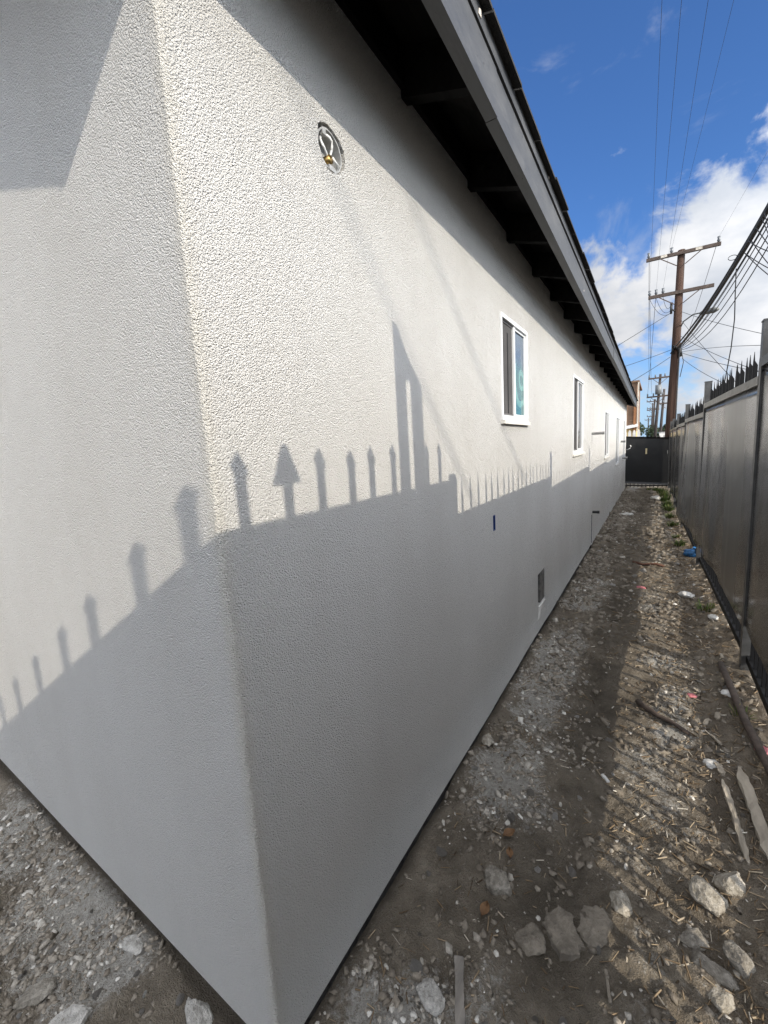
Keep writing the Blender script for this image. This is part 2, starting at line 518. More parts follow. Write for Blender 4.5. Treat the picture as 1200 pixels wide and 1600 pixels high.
# ------------------------------------------------------------------ ground
def ground_h(x, y):
    x = np.asarray(x, float); y = np.asarray(y, float)
    h = -.030 + .055 * (vnoise(x, y, .55, 3, .5, 1) - .5) + .050 * (vnoise(x, y, .16, 4, .55, 2) - .5)
    rough = np.clip((vnoise(x, y, .35, 2, .5, 6) - .3) * 2.2, .15, 1)
    h += .042 * rough * (vnoise(x, y, .045, 3, .66, 3) - .5) + .018 * rough * (.5 - np.abs(2 * vnoise(x, y, .11, 2, .5, 31) - 1))
    cl = vnoise(x, y, .075, 3, .55, 27); h += .030 * np.clip(cl - .54, 0, .2) * 2.0 * np.clip(vnoise(x, y, .4, 2, .5, 28) * 2 - .5, 0, 1)
    alley = (x > 0) | (y > 0)
    h += np.where(alley, .06 * np.clip((x - 1.0) / .25, 0, 1) - .02 * np.exp(-((x - .55) / .22) ** 2), 0)
    # shallow trench along both walls
    dA = np.where(y > -.02, np.abs(x), np.hypot(x, y)); dB = np.where(x < .02, np.abs(y), np.hypot(x, y))
    d = np.minimum(dA, dB)
    h -= .012 * np.exp(-(d / .02) ** 2)
    h -= .06 * np.exp(-((y - 4.8) / 1.3) ** 2) * np.exp(-(x / .16) ** 2) * (y > 0)
    wgt = np.exp(-(d / .07) ** 2); h = h * (1 - wgt) + wgt * (-.036 + .055 * vnoise(x, y, .22, 3, .55, 71) + .3 * (h + .03)) - .008 * np.exp(-(d / .018) ** 2)
    return h


def dust_lit_mask(x, y):
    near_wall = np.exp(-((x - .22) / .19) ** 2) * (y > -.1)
    right = np.exp(-((x - .80) / .2) ** 2) * .62  # pale chaff, lightened further so the sunlit strip reads brighter
    left = np.where((x < 0) & (y < 0), .6 * np.exp(-((y + .14) / .16) ** 2) + .3, 0)  # flaky ground, also paled for the extra light of open sky
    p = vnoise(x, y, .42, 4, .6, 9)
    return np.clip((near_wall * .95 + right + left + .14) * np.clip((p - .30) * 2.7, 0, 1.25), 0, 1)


def straw_mask(x, y):
    return np.clip((x - .72) / .35, 0, 1) * np.clip((vnoise(x, y, .3, 3, .5, 12) - .25) * 2, 0, 1)


def damp_shade_mask(x, y):
    t = np.exp(-((x - .50) / .17) ** 2) * (y > .0) * np.clip((vnoise(x, y, .5, 3, .5, 15) - .25) * 3.2, 0, 1)  # damp path, darkened further to deepen the shaded ground
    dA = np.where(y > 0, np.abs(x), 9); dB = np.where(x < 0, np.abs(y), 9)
    return np.clip(t * .75 + .9 * np.exp(-(np.minimum(dA, dB) / .03) ** 2), 0, 1)  # second term paints the shade line along the wall feet


def grid(xs, ys):
    gx, gy = np.meshgrid(xs, ys, indexing='ij')
    nx, ny = gx.shape
    idx = np.arange(nx * ny).reshape(nx, ny)
    f = np.stack([idx[:-1, :-1], idx[1:, :-1], idx[1:, 1:], idx[:-1, 1:]], -1).reshape(-1, 4)
    return gx.ravel(), gy.ravel(), f


ys = [-.9]
while ys[-1] < 14.6:
    y = ys[-1]; dist = math.hypot(1.5, y + .3)
    ys.append(y + .0062 * max(1, (dist / 1.7) ** 1.5))
xs = np.arange(0.0, 1.9, .0085)
x1, y1, f1 = grid(xs, np.array(ys))
x2, y2, f2 = grid(np.arange(-3.0, 0.004, .0105), np.arange(-.9, 0.035, .0105))
x2[np.abs(x2) < .006] = 0
gx = np.concatenate([x1, x2]); gy = np.concatenate([y1, y2])
gz = ground_h(gx, gy)
edge = (gx > 1.88) | (gy < -.885) | (gy > 14.5) | (gx < -2.99)
gz = np.where(edge, -.14, gz)
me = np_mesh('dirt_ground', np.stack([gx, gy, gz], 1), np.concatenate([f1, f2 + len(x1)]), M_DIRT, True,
             {'dust_lit': dust_lit_mask(gx, gy), 'straw': straw_mask(gx, gy), 'damp_shade': damp_shade_mask(gx, gy)})
tag(link('dirt_ground', me), kind='structure')
g = MB(); g.poly([(-400, -100, -.13), (400, -100, -.13), (400, 900, -.13), (-400, 900, -.13)])
tag(g.build('ground', M_ASPHALT), kind='structure')


def gh(x, y): return float(ground_h(np.array([x]), np.array([y]))[0])


# ------------------------------------------------------------------ the house
HY = 13.82          # length of the side wall
PITCH = .33
house = empty('house', (0, 0, 0), 'long low white stucco house with black eaves along the dirt alley', 'house')


def zf(y): return 2.552 - .0138 * y      # bottom of the fascia, sags a little towards the back
def ef(y): return .290 - .0036 * max(y, 0)   # overhang to the outer face


WIN = [  # y0, y1, z0, z1
    (1.885, 2.455, 1.640, 2.226), (4.32, 5.07, 1.350, 2.185), (7.6, 8.42, 1.165, 1.975), (10.05, 11.0, .90, 1.965), (12.42, 13.3, .90, 1.975)]
JB = (.470, 2.300, .056)       # round cut-out
OUTLET = (1.705, 1.745, 1.025, 1.115)
VENT = (2.74, 2.985, .215, .475)
RSTEP = .585
rect_holes = WIN + [OUTLET, VENT, (JB[0] - .075, JB[0] + .075, JB[1] - .075, JB[1] + .075)]

BEV = .009
ybr = sorted(set([BEV, 2.1, 3.5, 6.0, 6.1, 9, HY] + [v for h in rect_holes for v in h[:2]] + [i * .4 for i in range(1, 34)]))
zbr = sorted(set([-.0, .7, 2.0, 2.72] + [v for h in rect_holes for v in h[2:]]))
wall = MB()


def in_hole(y, z):
    return any(h[0] < y < h[1] and h[2] < z < h[3] for h in rect_holes)


vid = {}


def wv(y, z):
    key = (round(y, 4), round(z, 4))
    if key not in vid:
        zz_ = z
        if z == 0: zz_ = .004 * math.sin(y * 3.1) + .003 * math.sin(y * 11.3) + (-.05 if y > 6.05 else .0)
        wall.v.append((0, y, zz_)); vid[key] = len(wall.v) - 1
    return vid[key]


for i in range(len(ybr) - 1):
    for j in range(len(zbr) - 1):
        if not in_hole((ybr[i] + ybr[i + 1]) / 2, (zbr[j] + zbr[j + 1]) / 2):
            wall.f.append((wv(ybr[i], zbr[j]), wv(ybr[i + 1], zbr[j]), wv(ybr[i + 1], zbr[j + 1]), wv(ybr[i], zbr[j + 1])))
for h in rect_holes[:-1]:                    # reveals
    d = .075
    a = [(0, h[0], h[2]), (0, h[1], h[2]), (0, h[1], h[3]), (0, h[0], h[3])]
    b = [(-d, p[1], p[2]) for p in a]
    for q in range(4): wall.poly([a[q], a[(q + 1) % 4], b[(q + 1) % 4], b[q]])
# round cut-out: square to ragged circle, then its reveal
N = 32
sq = []; ci = []; cb_ = []
for q in range(N):
    a = 2 * math.pi * q / N; c, s = math.cos(a), math.sin(a); m = max(abs(c), abs(s))
    sq.append((0, JB[0] + .075 * c / m, JB[1] + .075 * s / m))
    rr = JB[2] * (1 + .07 * math.sin(3 * a + 1) + random.uniform(-.05, .05))
    ci.append((0, JB[0] + rr * c, JB[1] + rr * s)); cb_.append((-.03, JB[0] + rr * c, JB[1] + rr * s))
for q in range(N):
    q2 = (q + 1) % N
    wall.poly([sq[q], sq[q2], ci[q2], ci[q]]); wall.poly([ci[q], ci[q2], cb_[q2], cb_[q]])
wall.build('stucco_wall', M_STUCCO, house)

# front gable wall with rounded, slightly ragged corner
gw = MB()
RIDGE = -3.6
zs = np.arange(0, 2.74, .02)
K = 5
rows = []
for z in zs:
    rr = BEV + .0016 * math.sin(z * 61) + random.uniform(-.0012, .0012); row = []
    off = random.uniform(-.0015, .0015)
    for q in range(K + 1):
        a = math.pi / 2 * q / K
        bl = math.sin(2 * a)
        row.append((-BEV + BEV * math.sin(a) + off * bl, BEV - BEV * math.cos(a) - off * bl, z))
    rows.append(row)
for i in range(len(zs) - 1):
    for q in range(K): gw.poly([rows[i][q], rows[i][q + 1], rows[i + 1][q + 1], rows[i + 1][q]])
bm = bmesh.new(); _m = bpy.data.meshes.new('t'); _m.from_pydata(gw.v, [], gw.f); bm.from_mesh(_m)
bmesh.ops.remove_doubles(bm, verts=bm.verts, dist=1e-5); bmesh.ops.recalc_face_normals(bm, faces=bm.faces); bm.to_mesh(_m); bm.free()
_m.materials.append(M_STUCCO); _m.polygons.foreach_set('use_smooth', [True] * len(_m.polygons))
link('corner_bead', _m, house)
gw = MB()
gw.poly([(-BEV, 0, 0), (-BEV, 0, 2.70), (RIDGE, 0, 2.70 + PITCH * 3.6), (2 * RIDGE, 0, 2.7), (2 * RIDGE, 0, 0)])
gw.poly([(2 * RIDGE, 0, 0), (2 * RIDGE, 0, 2.7), (2 * RIDGE, HY, 2.7), (2 * RIDGE, HY, 0)])
gw.poly([(0, HY, 0), (0, HY, 2.70), (RIDGE, HY, 2.70 + PITCH * 3.6), (2 * RIDGE, HY, 2.7), (2 * RIDGE, HY, 0)])
gw.build('gable_wall', M_STUCCO, house)
fd = MB(); fd.box((RIDGE, HY / 2, -.17), (-2 * RIDGE - .05, HY - .05, .36))
fd.build('foundation', M_FOUND, house)
it = MB(); it.box((-1.4, HY / 2, 1.3), (2.2, HY - .2, 2.4))
it.f = it.f[:]; it.build('dark_interior', M_DARK, house)

# roof: sheathing, shingles, fascia, rafters
OV = .292; Y0 = -OV; Y1 = HY + .26
NSEG = 24
ysg = [Y0 + (Y1 - Y0) * i / NSEG for i in range(NSEG + 1)]


def roofz(x, y, lift=0.):      # underside of the sheathing
    return zf(y) + .172 + lift + PITCH * (ef(y) - x)


rf = MB()
for i in range(NSEG):
    a, b = ysg[i], ysg[i + 1]
    for lo, hi in ((ef(0) - .045, -1.2), (-1.2, RIDGE)):
        rf.hexa([(lo, a, roofz(lo, a)), (lo, b, roofz(lo, b)), (hi, b, roofz(hi, b)), (hi, a, roofz(hi, a)),
                 (lo, a, roofz(lo, a, .018)), (lo, b, roofz(lo, b, .018)), (hi, b, roofz(hi, b, .018)), (hi, a, roofz(hi, a, .018))])
rf.build('roof_sheathing', M_BLACK_WOOD, house)
back = MB(); zt = roofz(RIDGE, 5, .02)
back.hexa([(RIDGE, Y0, zt), (RIDGE, Y1, zt), (2 * RIDGE - .3, Y1, zt - 1.3), (2 * RIDGE - .3, Y0, zt - 1.3),
           (RIDGE, Y0, zt + .03), (RIDGE, Y1, zt + .03), (2 * RIDGE - .3, Y1, zt - 1.27), (2 * RIDGE - .3, Y0, zt - 1.27)])
back.build('back_roof_slope', M_SHINGLE, house)
sh = MB()                       # shingle courses, ragged butts at the eave
for c in range(26):
    xo = ef(0) + .028 - c * .14
    y = Y0 - .02 - (c % 2) * .15
    while y < Y1:
        w = .30 + random.uniform(-.02, .02); y2 = min(y + w, Y1 + .02); ya = max(y, Y0 - .02)
        if y2 > ya + .02:
            x_hi = xo - .15; dz = random.uniform(0, .004); ex = random.uniform(0, .008) - (.0036 * max(ya, 0) if c == 0 else 0)
            p = []
            for zl in (.020 + dz, .030 + dz):
                p += [(xo + ex, ya, roofz(xo, ya, zl)), (xo + ex, y2 - .006, roofz(xo, y2, zl)), (x_hi, y2 - .006, roofz(x_hi, y2, zl - .012)), (x_hi, ya, roofz(x_hi, ya, zl - .012))]
            sh.hexa(p)
        y += w
tag(sh.build('shingles', M_SHINGLE, house), kind='stuff')

joints = [Y0, .98, 3.35, 5.6, 8.4, 11.1, Y1]
for a, b in zip(joints[:-1], joints[1:]):          # fascia boards butted end to end
    m = MB(); n = 6
    sag = random.uniform(-.003, .003)
    for i in range(n):
        ya = a + (b - a) * i / n + (.0015 if i == 0 else 0); yb = a + (b - a) * (i + 1) / n - (.0015 if i == n - 1 else 0)
        p = []
        for top in (0, .135):
            for (yy, io) in ((ya, 0), (yb, 0), (yb, .038), (ya, .038)):
                p.append((ef(yy) - io + sag, yy, zf(yy) + top))
        m.hexa(p)
    m.build('fascia_board', M_FASCIA, house)
jt = [Y0, 2.2, 5.0, 7.7, 10.4, Y1]
for a, b in zip(jt[:-1], jt[1:]):
    m = MB(); n = 6
    for i in range(n):
        ya = a + (b - a) * i / n + (.0015 if i == 0 else 0); yb = a + (b - a) * (i + 1) / n - (.0015 if i == n - 1 else 0)
        p = []
        for zo in (.139, .186):
            for (yy, io) in ((ya, -.006), (yb, -.006), (yb, .032), (ya, .032)):
                p.append((ef(yy) - io, yy, zf(yy) + zo))
        m.hexa(p)
    m.build('trim_board', M_FASCIA, house)
for (y, dz, s) in ((.80, .150, .02), (1.72, .175, .014), (2.9, .02, .012)):
    m = MB(); m.hexa([(ef(y) + .0062, y, zf(y) + dz), (ef(y) + .0062, y + s, zf(y) + dz + .002), (ef(y) + .0062, y + s * .9, zf(y) + dz + s * 1.1), (ef(y) + .0062, y + s * .2, zf(y) + dz + s * .8),
                      (ef(y) + .0085, y, zf(y) + dz), (ef(y) + .0085, y + s, zf(y) + dz + .002), (ef(y) + .0085, y + s * .9, zf(y) + dz + s * 1.1), (ef(y) + .0085, y + s * .2, zf(y) + dz + s * .8)])
    m.build('bare_paint_chip', M_WHITE_CHIP, house)
# rake (barge) boards over the front gable
for yy in (Y0, Y1 - .038):
    m = MB(); x0 = ef(yy) - .0395; p = []
    for zo in (-.172, -.004):
        p += [(x0, yy, roofz(x0, yy, zo)), (x0, yy + .038, roofz(x0, yy, zo)), (RIDGE, yy + .038, roofz(RIDGE, yy, zo)), (RIDGE, yy, roofz(RIDGE, yy, zo))]
    m.hexa(p); m.build('rake_board', M_FASCIA, house)
raf_mesh = {}
y = .305 - RSTEP
while y < Y1 - .06:
    if y > Y0 + .05:
        m = MB(); x0 = ef(y) - .040; x1_ = -.3; w = .02; p = []
        for zo in (-.148, -.003):
            p += [(x0, y - w, roofz(x0, y, zo)), (x0, y + w, roofz(x0, y, zo)), (x1_, y + w, roofz(x1_, y, zo)), (x1_, y - w, roofz(x1_, y, zo))]
        m.hexa(p); m.build('rafter_tail', M_BLACK_WOOD, house)
    y += RSTEP
# black blocking between rafters, as one board added to deepen the eave shade
m = MB()
m.box((.0, HY / 2, 2.728), (.036, HY - .05, .09)); m.build('eave_shade_board', M_BLACK_WOOD, house)

# windows
def window(h, i):
    y0, y1, z0, z1 = h; fr = .022 if i == 0 else .03
    ym = (y0 + y1) / 2 - .015
    root = MB()
    xo, xi = .009, -.060                 # flange stands a little proud
    for (a, b, c, d) in ((y0 + .001, y0 + fr, z0 + .001, z1 - .001), (y1 - fr, y1 - .001, z0 + .001, z1 - .001)):
        root.box(((xo + xi) / 2, (a + b) / 2, (c + d) / 2), (xo - xi, b - a, d - c))
    for (c, d) in ((z0 + .001, z0 + fr * 1.3), (z1 - fr, z1 - .001)):
        root.box(((xo + xi) / 2, (y0 + y1) / 2, (c + d) / 2), (xo - xi, y1 - y0 - 2 * fr - .001, d - c))
    w = root.build('window', M_VINYL, house)
    za, zb = z0 + fr * 1.3 + .001, z1 - fr - .001
    # left half: insect screen close behind the flange, sash stile showing through
    ya, yb = y0 + fr + .001, ym
    q = MB(); q.box((-.012, (ya + yb) / 2, (za + zb) / 2), (.003, yb - ya, zb - za - .001)); q.build('screen', M_SCREEN, w)
    q = MB()
    for (a, b, c, d) in ((ya, ya + .010, za, zb), (ya + .010, yb, za, za + .012), (ya + .010, yb, zb - .012, zb)):
        q.box((-.009, (a + b) / 2, (c + d) / 2), (.006, b - a - .0004, d - c - .0004))
    q.build('screen_frame', M_SCREEN_FRAME, w)
    q = MB(); q.box((-.0095, ya + (yb - ya) * .62, (za + zb) / 2 - .02), (.003, .016, zb - za - .07)); q.build('screen_edge', M_DARK, w)
    # meeting stile and fixed right half
    s2 = MB(); st2 = .014
    s2.box((-.014, ym + .0145, (za + zb) / 2), (.030, .028, zb - za - .001)); s2.build('meeting_stile', M_VINYL, w)
    s2 = MB(); ya2, yb2 = ym + .029, y1 - fr - .001
    for (a, b, c, d) in ((ya2, ya2 + st2, za, zb), (yb2 - st2, yb2, za, zb), (ya2 + st2, yb2 - st2, za, za + st2), (ya2 + st2, yb2 - st2, zb - st2, zb)):
        s2.box((-.012, (a + b) / 2, (c + d) / 2), (.016, b - a - .0005, d - c - .0005))
    s2.build('sash', M_VINYL, w)
    q = MB(); q.box((-.014, (ya2 + yb2) / 2, (za + zb) / 2), (.004, yb2 - ya2 - 2 * st2, zb - za - 2 * st2))
    q.build('pane', M_TEAL if i == 0 else M_GLASS, w)
    s = MB(); s.box((.008, (y0 + y1) / 2, z0 - .011), (.028, y1 - y0 + .012, .022)); s.build('sill', M_SILL, w)


for i, h in enumerate(WIN): window(h, i)

# round junction box with its clamp and wire
jb = MB()
n = 24
for q in range(n):
    a, b = 2 * math.pi * q / n, 2 * math.pi * (q + 1) / n
    P_ = lambda t, r, x: (x, JB[0] + r * math.cos(t), JB[1] + r * math.sin(t))
    jb.poly([P_(a, .050, -.006), P_(b, .050, -.006), P_(b, .046, -.006), P_(a, .046, -.006)])
    jb.poly([P_(a, .046, -.006), P_(b, .046, -.006), P_(b, .046, -.05), P_(a, .046, -.05)])
    jb.poly([P_(a, .050, -.006), P_(b, .050, -.006), P_(b, .052, -.05), P_(a, .052, -.05)])
jb.poly([(-.049, JB[0] + .046 * math.cos(2 * math.pi * q / n), JB[1] + .046 * math.sin(2 * math.pi * q / n)) for q in range(n)])
jbo = jb.build('junction_box', M_GALV, house)
m = MB(); m.poly([(-.052, JB[0] + .08 * math.cos(2 * math.pi * q / n), JB[1] + .08 * math.sin(2 * math.pi * q / n)) for q in range(n)])
m.build('box_backing', M_DARK, jbo)
m = MB()
pts = [(-.012 + .006 * math.sin(t * 2), JB[0] - .006 + .021 * math.cos(t), JB[1] + .010 + .026 * math.sin(t)) for t in [i * .35 for i in range(24)]]
m.tube(pts, .0036, 6); m.tube([(-.03, JB[0] + .012, JB[1] - .006), (-.004, JB[0] + .010, JB[1] - .016), (.006, JB[0] + .016, JB[1] - .034), (-.012, JB[0] + .022, JB[1] - .042)], .0042, 6)
m.build('wire', M_WIRE_WHITE, jbo, True)
m = MB(); m.tube([(-.045, JB[0] - .002, JB[1] - .022), (-.004, JB[0] - .002, JB[1] - .022)], .011, 8); m.build('brass_screw', M_BRASS, jbo, True)
m = MB(); m.box((-.02, JB[0] + .004, JB[1] - .044), (.035, .03, .012)); m.build('clamp', M_GALV, jbo); m = MB(); m.box((-.015, JB[0] - .02, JB[1] + .036), (.02, .014, .016)); m.build('clamp', M_GALV, jbo)
# blue electrical box
m = MB(); y0, y1, z0, z1 = OUTLET
for c, s in (((-.025, y0 + .003, (z0 + z1) / 2), (.05, .004, z1 - z0 - .002)), ((-.025, y1 - .003, (z0 + z1) / 2), (.05, .004, z1 - z0 - .002)), ((-.048, (y0 + y1) / 2, (z0 + z1) / 2), (.004, y1 - y0 - .012, z1 - z0 - .014)),
             ((-.025, (y0 + y1) / 2, z0 + .004), (.05, y1 - y0 - .012, .004)), ((-.025, (y0 + y1) / 2, z1 - .004), (.05, y1 - y0 - .012, .004))):
    m.box(c, s)
m.build('outlet_box', M_BLUE_BOX, house)
# crawl-space vent opening: ragged grey back and a smear of fresh plaster below
y0, y1, z0, z1 = VENT
m = MB(); m.box((-.066, (y0 + y1) / 2, (z0 + z1) / 2), (.012, y1 - y0 - .002, z1 - z0 - .002)); vo = m.build('vent_opening', M_DARK, house)
m = MB(); m.box((-.030, (y0 + y1) / 2 + .045, (z0 + z1) / 2), (.05, y1 - y0 - .095, z1 - z0 - .003)); m.build('block_edge', M_FOUND, vo)
m = MB(); m.hexa([(.001, y0 + .0, z0 - .115), (.001, y0 + .14, z0 - .03), (.001, y1 - .02, z0 - .004), (.001, y0 + .01, z0 - .004),
                  (.007, y0 + .02, z0 - .10), (.007, y0 + .12, z0 - .03), (.007, y1 - .04, z0 - .008), (.007, y0 + .02, z0 - .008)])
m.build('plaster_smear', M_WHITE_PAINT, vo)
# pipes through the wall
for (y, z, ln, mat, nm, r) in ((6.1, .455, .09, M_PIPE_BLACK, 'drain_pipe', .019), (5.9, 1.575, .155, M_PIPE_GREY, 'pipe_stub', .017), (11.6, 1.40, .10, M_PIPE_GREY, 'pipe_stub', .025), (12.3, .955, .12, M_PIPE_GREY, 'pipe_stub', .03)):
    m = MB(); m.tube([(-.03, y, z), (ln, y, z)], r, 12); o = m.build(nm, mat, house)
    m = MB(); m.tube([(ln - .03, y, z), (ln + .001, y, z)], r * 1.12, 12); m.build('collar', mat, o)
m = MB(); m.beam((.003, 5.995, .43), (.003, 5.995, .02), .006, .005); m.build('wall_crack', M_FOUND, house)
m = MB(); m.box((-.012, 6.045, -.02), (.02, .10, .15)); m.build('access_hole', M_DARK, house)

# ------------------------------------------------------------------ the black steel fence
PY = [-6.3, -3.95, -1.62, .665, 2.72, 5.20, 7.60, 9.95, 12.1, 13.82]
PX = [1.30, 1.30, 1.29, 1.272, 1.262, 1.198, 1.149, 1.123, 1.110, 1.104]
TOP = [2.16, 2.12, 2.053, 1.894, 1.800, 1.715, 1.675, 1.645, 1.63]
BOT = [.29, .29, .29, .31, .27, .23, .20, .18, .17]
fence = empty('metal_fence', (PX[4], PY[4], 0), 'tall black steel fence with sheet panels and spear pickets along the alley', 'fence')


def fx(y): return float(np.interp(y, PY, PX))


def spear_mesh(h):                    # square bar with a rounded shoulder and a thin pressed spike on its alley side
    m = MB(); x0, x1, w = -.011, .013, .0075; z = h - .085
    m.hexa([(x0, -w, 0), (x1, -w, 0), (x1, w, 0), (x0, w, 0), (x0, -w, z), (x1, -w, z), (x1, w, z), (x0, w, z)])
    m.hexa([(x0, -w, z), (x1, -w, z), (x1, w, z), (x0, w, z), (x0 + .001, -w * .8, z + .028), (x0 + .009, -w * .8, z + .028), (x0 + .009, w * .8, z + .028), (x0 + .001, w * .8, z + .028)])
    m.hexa([(x0 + .001, -.006, z + .028), (x0 + .009, -.006, z + .028), (x0 + .009, .006, z + .028), (x0 + .001, .006, z + .028), (x0 + .004, -.001, h), (x0 + .006, -.001, h), (x0 + .006, .001, h), (x0 + .004, .001, h)])
    return m.mesh('picket', M_BLACK_STEEL)


def picket_mesh(h, arrow=False, w=.0112):
    m = MB()
    m.hexa([(-w, -w, 0), (w, -w, 0), (w, w, 0), (-w, w, 0), (-w, -w, h - .055), (w, -w, h - .055), (w, w, h - .055), (-w, w, h - .055)])
    q = w * 1.45; z = h - .0545
    n = len(m.v)                       # pressed spear tip
    m.v += [(-w, -w, z), (w, -w, z), (w, w, z), (-w, w, z), (-q, -q, z + .018), (q, -q, z + .018), (q, q, z + .018), (-q, q, z + .018), (0, 0, h)]
    for k in range(4): m.f.append((n + k, n + (k + 1) % 4, n + 4 + (k + 1) % 4, n + 4 + k)); m.f.append((n + 4 + k, n + 4 + (k + 1) % 4, n + 8))
    m.f.append((n + 3, n + 2, n + 1, n))
    if arrow:
        m.hexa([(-.006, -.046, h - .082), (.006, -.046, h - .082), (.006, .046, h - .082), (-.006, .046, h - .082),
                (-.006, -.006, h + .008), (.006, -.006, h + .008), (.006, .006, h + .008), (-.006, .006, h + .008)])
    return m.mesh('picket', M_BLACK_STEEL)


PICK_Y = {}
for s in range(9):
    ya, yb = PY[s], PY[s + 1]; top, bot = TOP[s], BOT[s]
    n = 19 if s < 8 else 14
    h = top + .188 - .06
    me = picket_mesh(h, False, .0112) if s < 3 else spear_mesh(h); me_arrow = picket_mesh(h, True)
    for i in range(n):
        y = ya + (yb - ya) * (i + 1) / (n + 1)
        if s == 2:
            y = .665 - .135 - .1215 * (n - 1 - i)      # counted back from the post as the wall shadow shows them
            if y < ya + .04 or .25 < y < .335: continue
        o = link('picket', me_arrow if (s == 2 and abs(y + .352) < .06) else me, fence, (fx(y) + .006, y, .06))
        o.rotation_euler.z = random.uniform(-.1, .1) * (1 if s < 3 else .2); o.rotation_euler.y = random.uniform(-.006, .006); o.rotation_euler.x = random.uniform(-.006, .006)
    # rails
    m = MB(); a = (fx(ya) + .006, ya + .034, .10); b = (fx(yb) + .006, yb - .034, .10); m.beam(a, b, .036, .045); m.build('bottom_rail', M_BLACK_STEEL, fence)
    m = MB(); m.beam((fx(ya) + .006, ya + .034, top - .02), (fx(yb) + .006, yb - .034, top - .02), .036, .036); m.build('top_rail', M_BLACK_STEEL, fence)
    m = MB(); m.beam((fx(ya) - .027, ya + .03, top - .022), (fx(yb) - .027, yb - .03, top - .022), .022, .05); m.build('cap_rail', M_CAP if s in (4, 5, 6) else M_POST, fence)
    # sheet panel: one steel sheet with vertical buckles, hung on the alley side
    ny, nz = 90, 26
    u, v = np.meshgrid(np.linspace(0, 1, ny), np.linspace(0, 1, nz), indexing='ij')
    yy = ya + .012 + (yb - ya - .024) * u; zz_ = bot + (top - .05 - bot) * v
    bu = (vnoise(yy * 1.0, zz_ * .16, .42, 2, .5, 20 + s) - .5) * .036 + (vnoise(yy, zz_ * .6, .8, 2, .5, 40 + s) - .5) * .02
    bu += (vnoise(yy, zz_ * .05, .12, 2, .5, 60 + s) - .5) * .003
    edgef = np.clip(np.minimum(u, 1 - u) * 9, 0, 1) * np.clip((1 - v) * 5, 0.1, 1)
    xx = np.interp(yy, PY, PX) - .022 - .004 + bu * edgef
    if s == 5:      # sheets on this bay have come loose along the bottom
        xx -= .075 * (1 - v) ** 1.5 * np.clip((u - .45) * 3.0, 0, 1)
    if s == 4:
        xx -= .022 * (1 - v) ** 1.3 * np.clip((u - .5) * 2.0, 0, 1)
    idx = np.arange(ny * nz).reshape(ny, nz)
    f = np.stack([idx[:-1, :-1], idx[1:, :-1], idx[1:, 1:], idx[:-1, 1:]], -1).reshape(-1, 4)
    vt = np.stack([xx.ravel(), yy.ravel(), zz_.ravel()], 1)
    v2 = vt + np.array([.0025, 0, 0])
    nb = len(vt)
    rim = np.concatenate([idx[:, 0], idx[-1, 1:], idx[::-1, -1][1:], idx[0, ::-1][1:-1]])
    rf_ = np.stack([rim, np.roll(rim, -1), np.roll(rim, -1) + nb, rim + nb], 1)
    me = np_mesh('sheet_panel', np.concatenate([vt, v2]), np.concatenate([f[:, ::-1], f + nb, rf_]), M_SHEET, True)
    link('sheet_panel', me, fence)
    if s in (3, 4):    # overlapping second sheet edge inside the bay, and rivets
        m = MB()
        for q in (0,):
            yq = yb - .09
            m.tube([(fx(yq) - .03, yq, top - .075), (fx(yq) - .042, yq, top - .075)], .007, 6)
        m.build('rivet', M_BLACK_STEEL, fence)
for i, (y, x) in enumerate(zip(PY, PX)):
    t = max(TOP[max(i - 1, 0)], TOP[min(i, 8)]) if i < 4 else TOP[i - 1]
    t += .225 if i > 4 else (.20 if i == 4 else .02)
    m = MB(); m.box((x - .006, y, t / 2 - .1), (.06, .06, t + .2)); p = m.build('post', M_POST, fence)
    m = MB(); m.box((x - .006, y, t + .004), (.066, .066, .008)); m.build('post_cap', M_POST, p)
# pair of tall gate uprights joined by a slanting plate, and their latch
m = MB()
def upright(y0, y1, zl, zm, zr, zb=0.):      # flat bar whose top slopes from zl to zr
    ymid = y0 + (y1 - y0) * .45
    m.hexa([(1.278, y0, zb), (1.287, y0, zb), (1.287, ymid, zb), (1.278, ymid, zb), (1.278, y0, zl), (1.287, y0, zl), (1.287, ymid, zm), (1.278, ymid, zm)])
    m.hexa([(1.278, ymid, zb), (1.287, ymid, zb), (1.287, y1, zb), (1.278, y1, zb), (1.278, ymid, zm), (1.287, ymid, zm), (1.287, y1, zr), (1.278, y1, zr)])


upright(.212, .280, 2.645, 2.637, 2.580)
upright(.2805, .3145, 2.574, 2.56, 2.535, 2.465)
upright(.315, .398, 2.534, 2.50, 2.455)
m.build('tall_upright', M_POST, fence)
kids_to(fence)

# ------------------------------------------------------------------ gate at the end of the alley
gate = empty('metal_gate', (.55, 13.9, 0), 'black sheet metal gate closing the far end of the alley', 'gate')
GY = 13.95
ny, nz = 40, 20
u, v = np.meshgrid(np.linspace(0, 1, ny), np.linspace(0, 1, nz), indexing='ij')
gx_ = -.02 + 1.10 * u; gz_ = .125 - .06 * u + 1.40 * v - (.04 * v * u)
gyy = GY - .02 + (vnoise(gx_, gz_ * .4, .4, 2, .5, 77) - .5) * .015
idx = np.arange(ny * nz).reshape(ny, nz)
f = np.stack([idx[:-1, :-1], idx[1:, :-1], idx[1:, 1:], idx[:-1, 1:]], -1).reshape(-1, 4)
vt = np.stack([gx_.ravel(), gyy.ravel(), gz_.ravel()], 1); v2 = vt + np.array([0, .003, 0]); nb = len(vt)
rim = np.concatenate([idx[:, 0], idx[-1, 1:], idx[::-1, -1][1:], idx[0, ::-1][1:-1]])
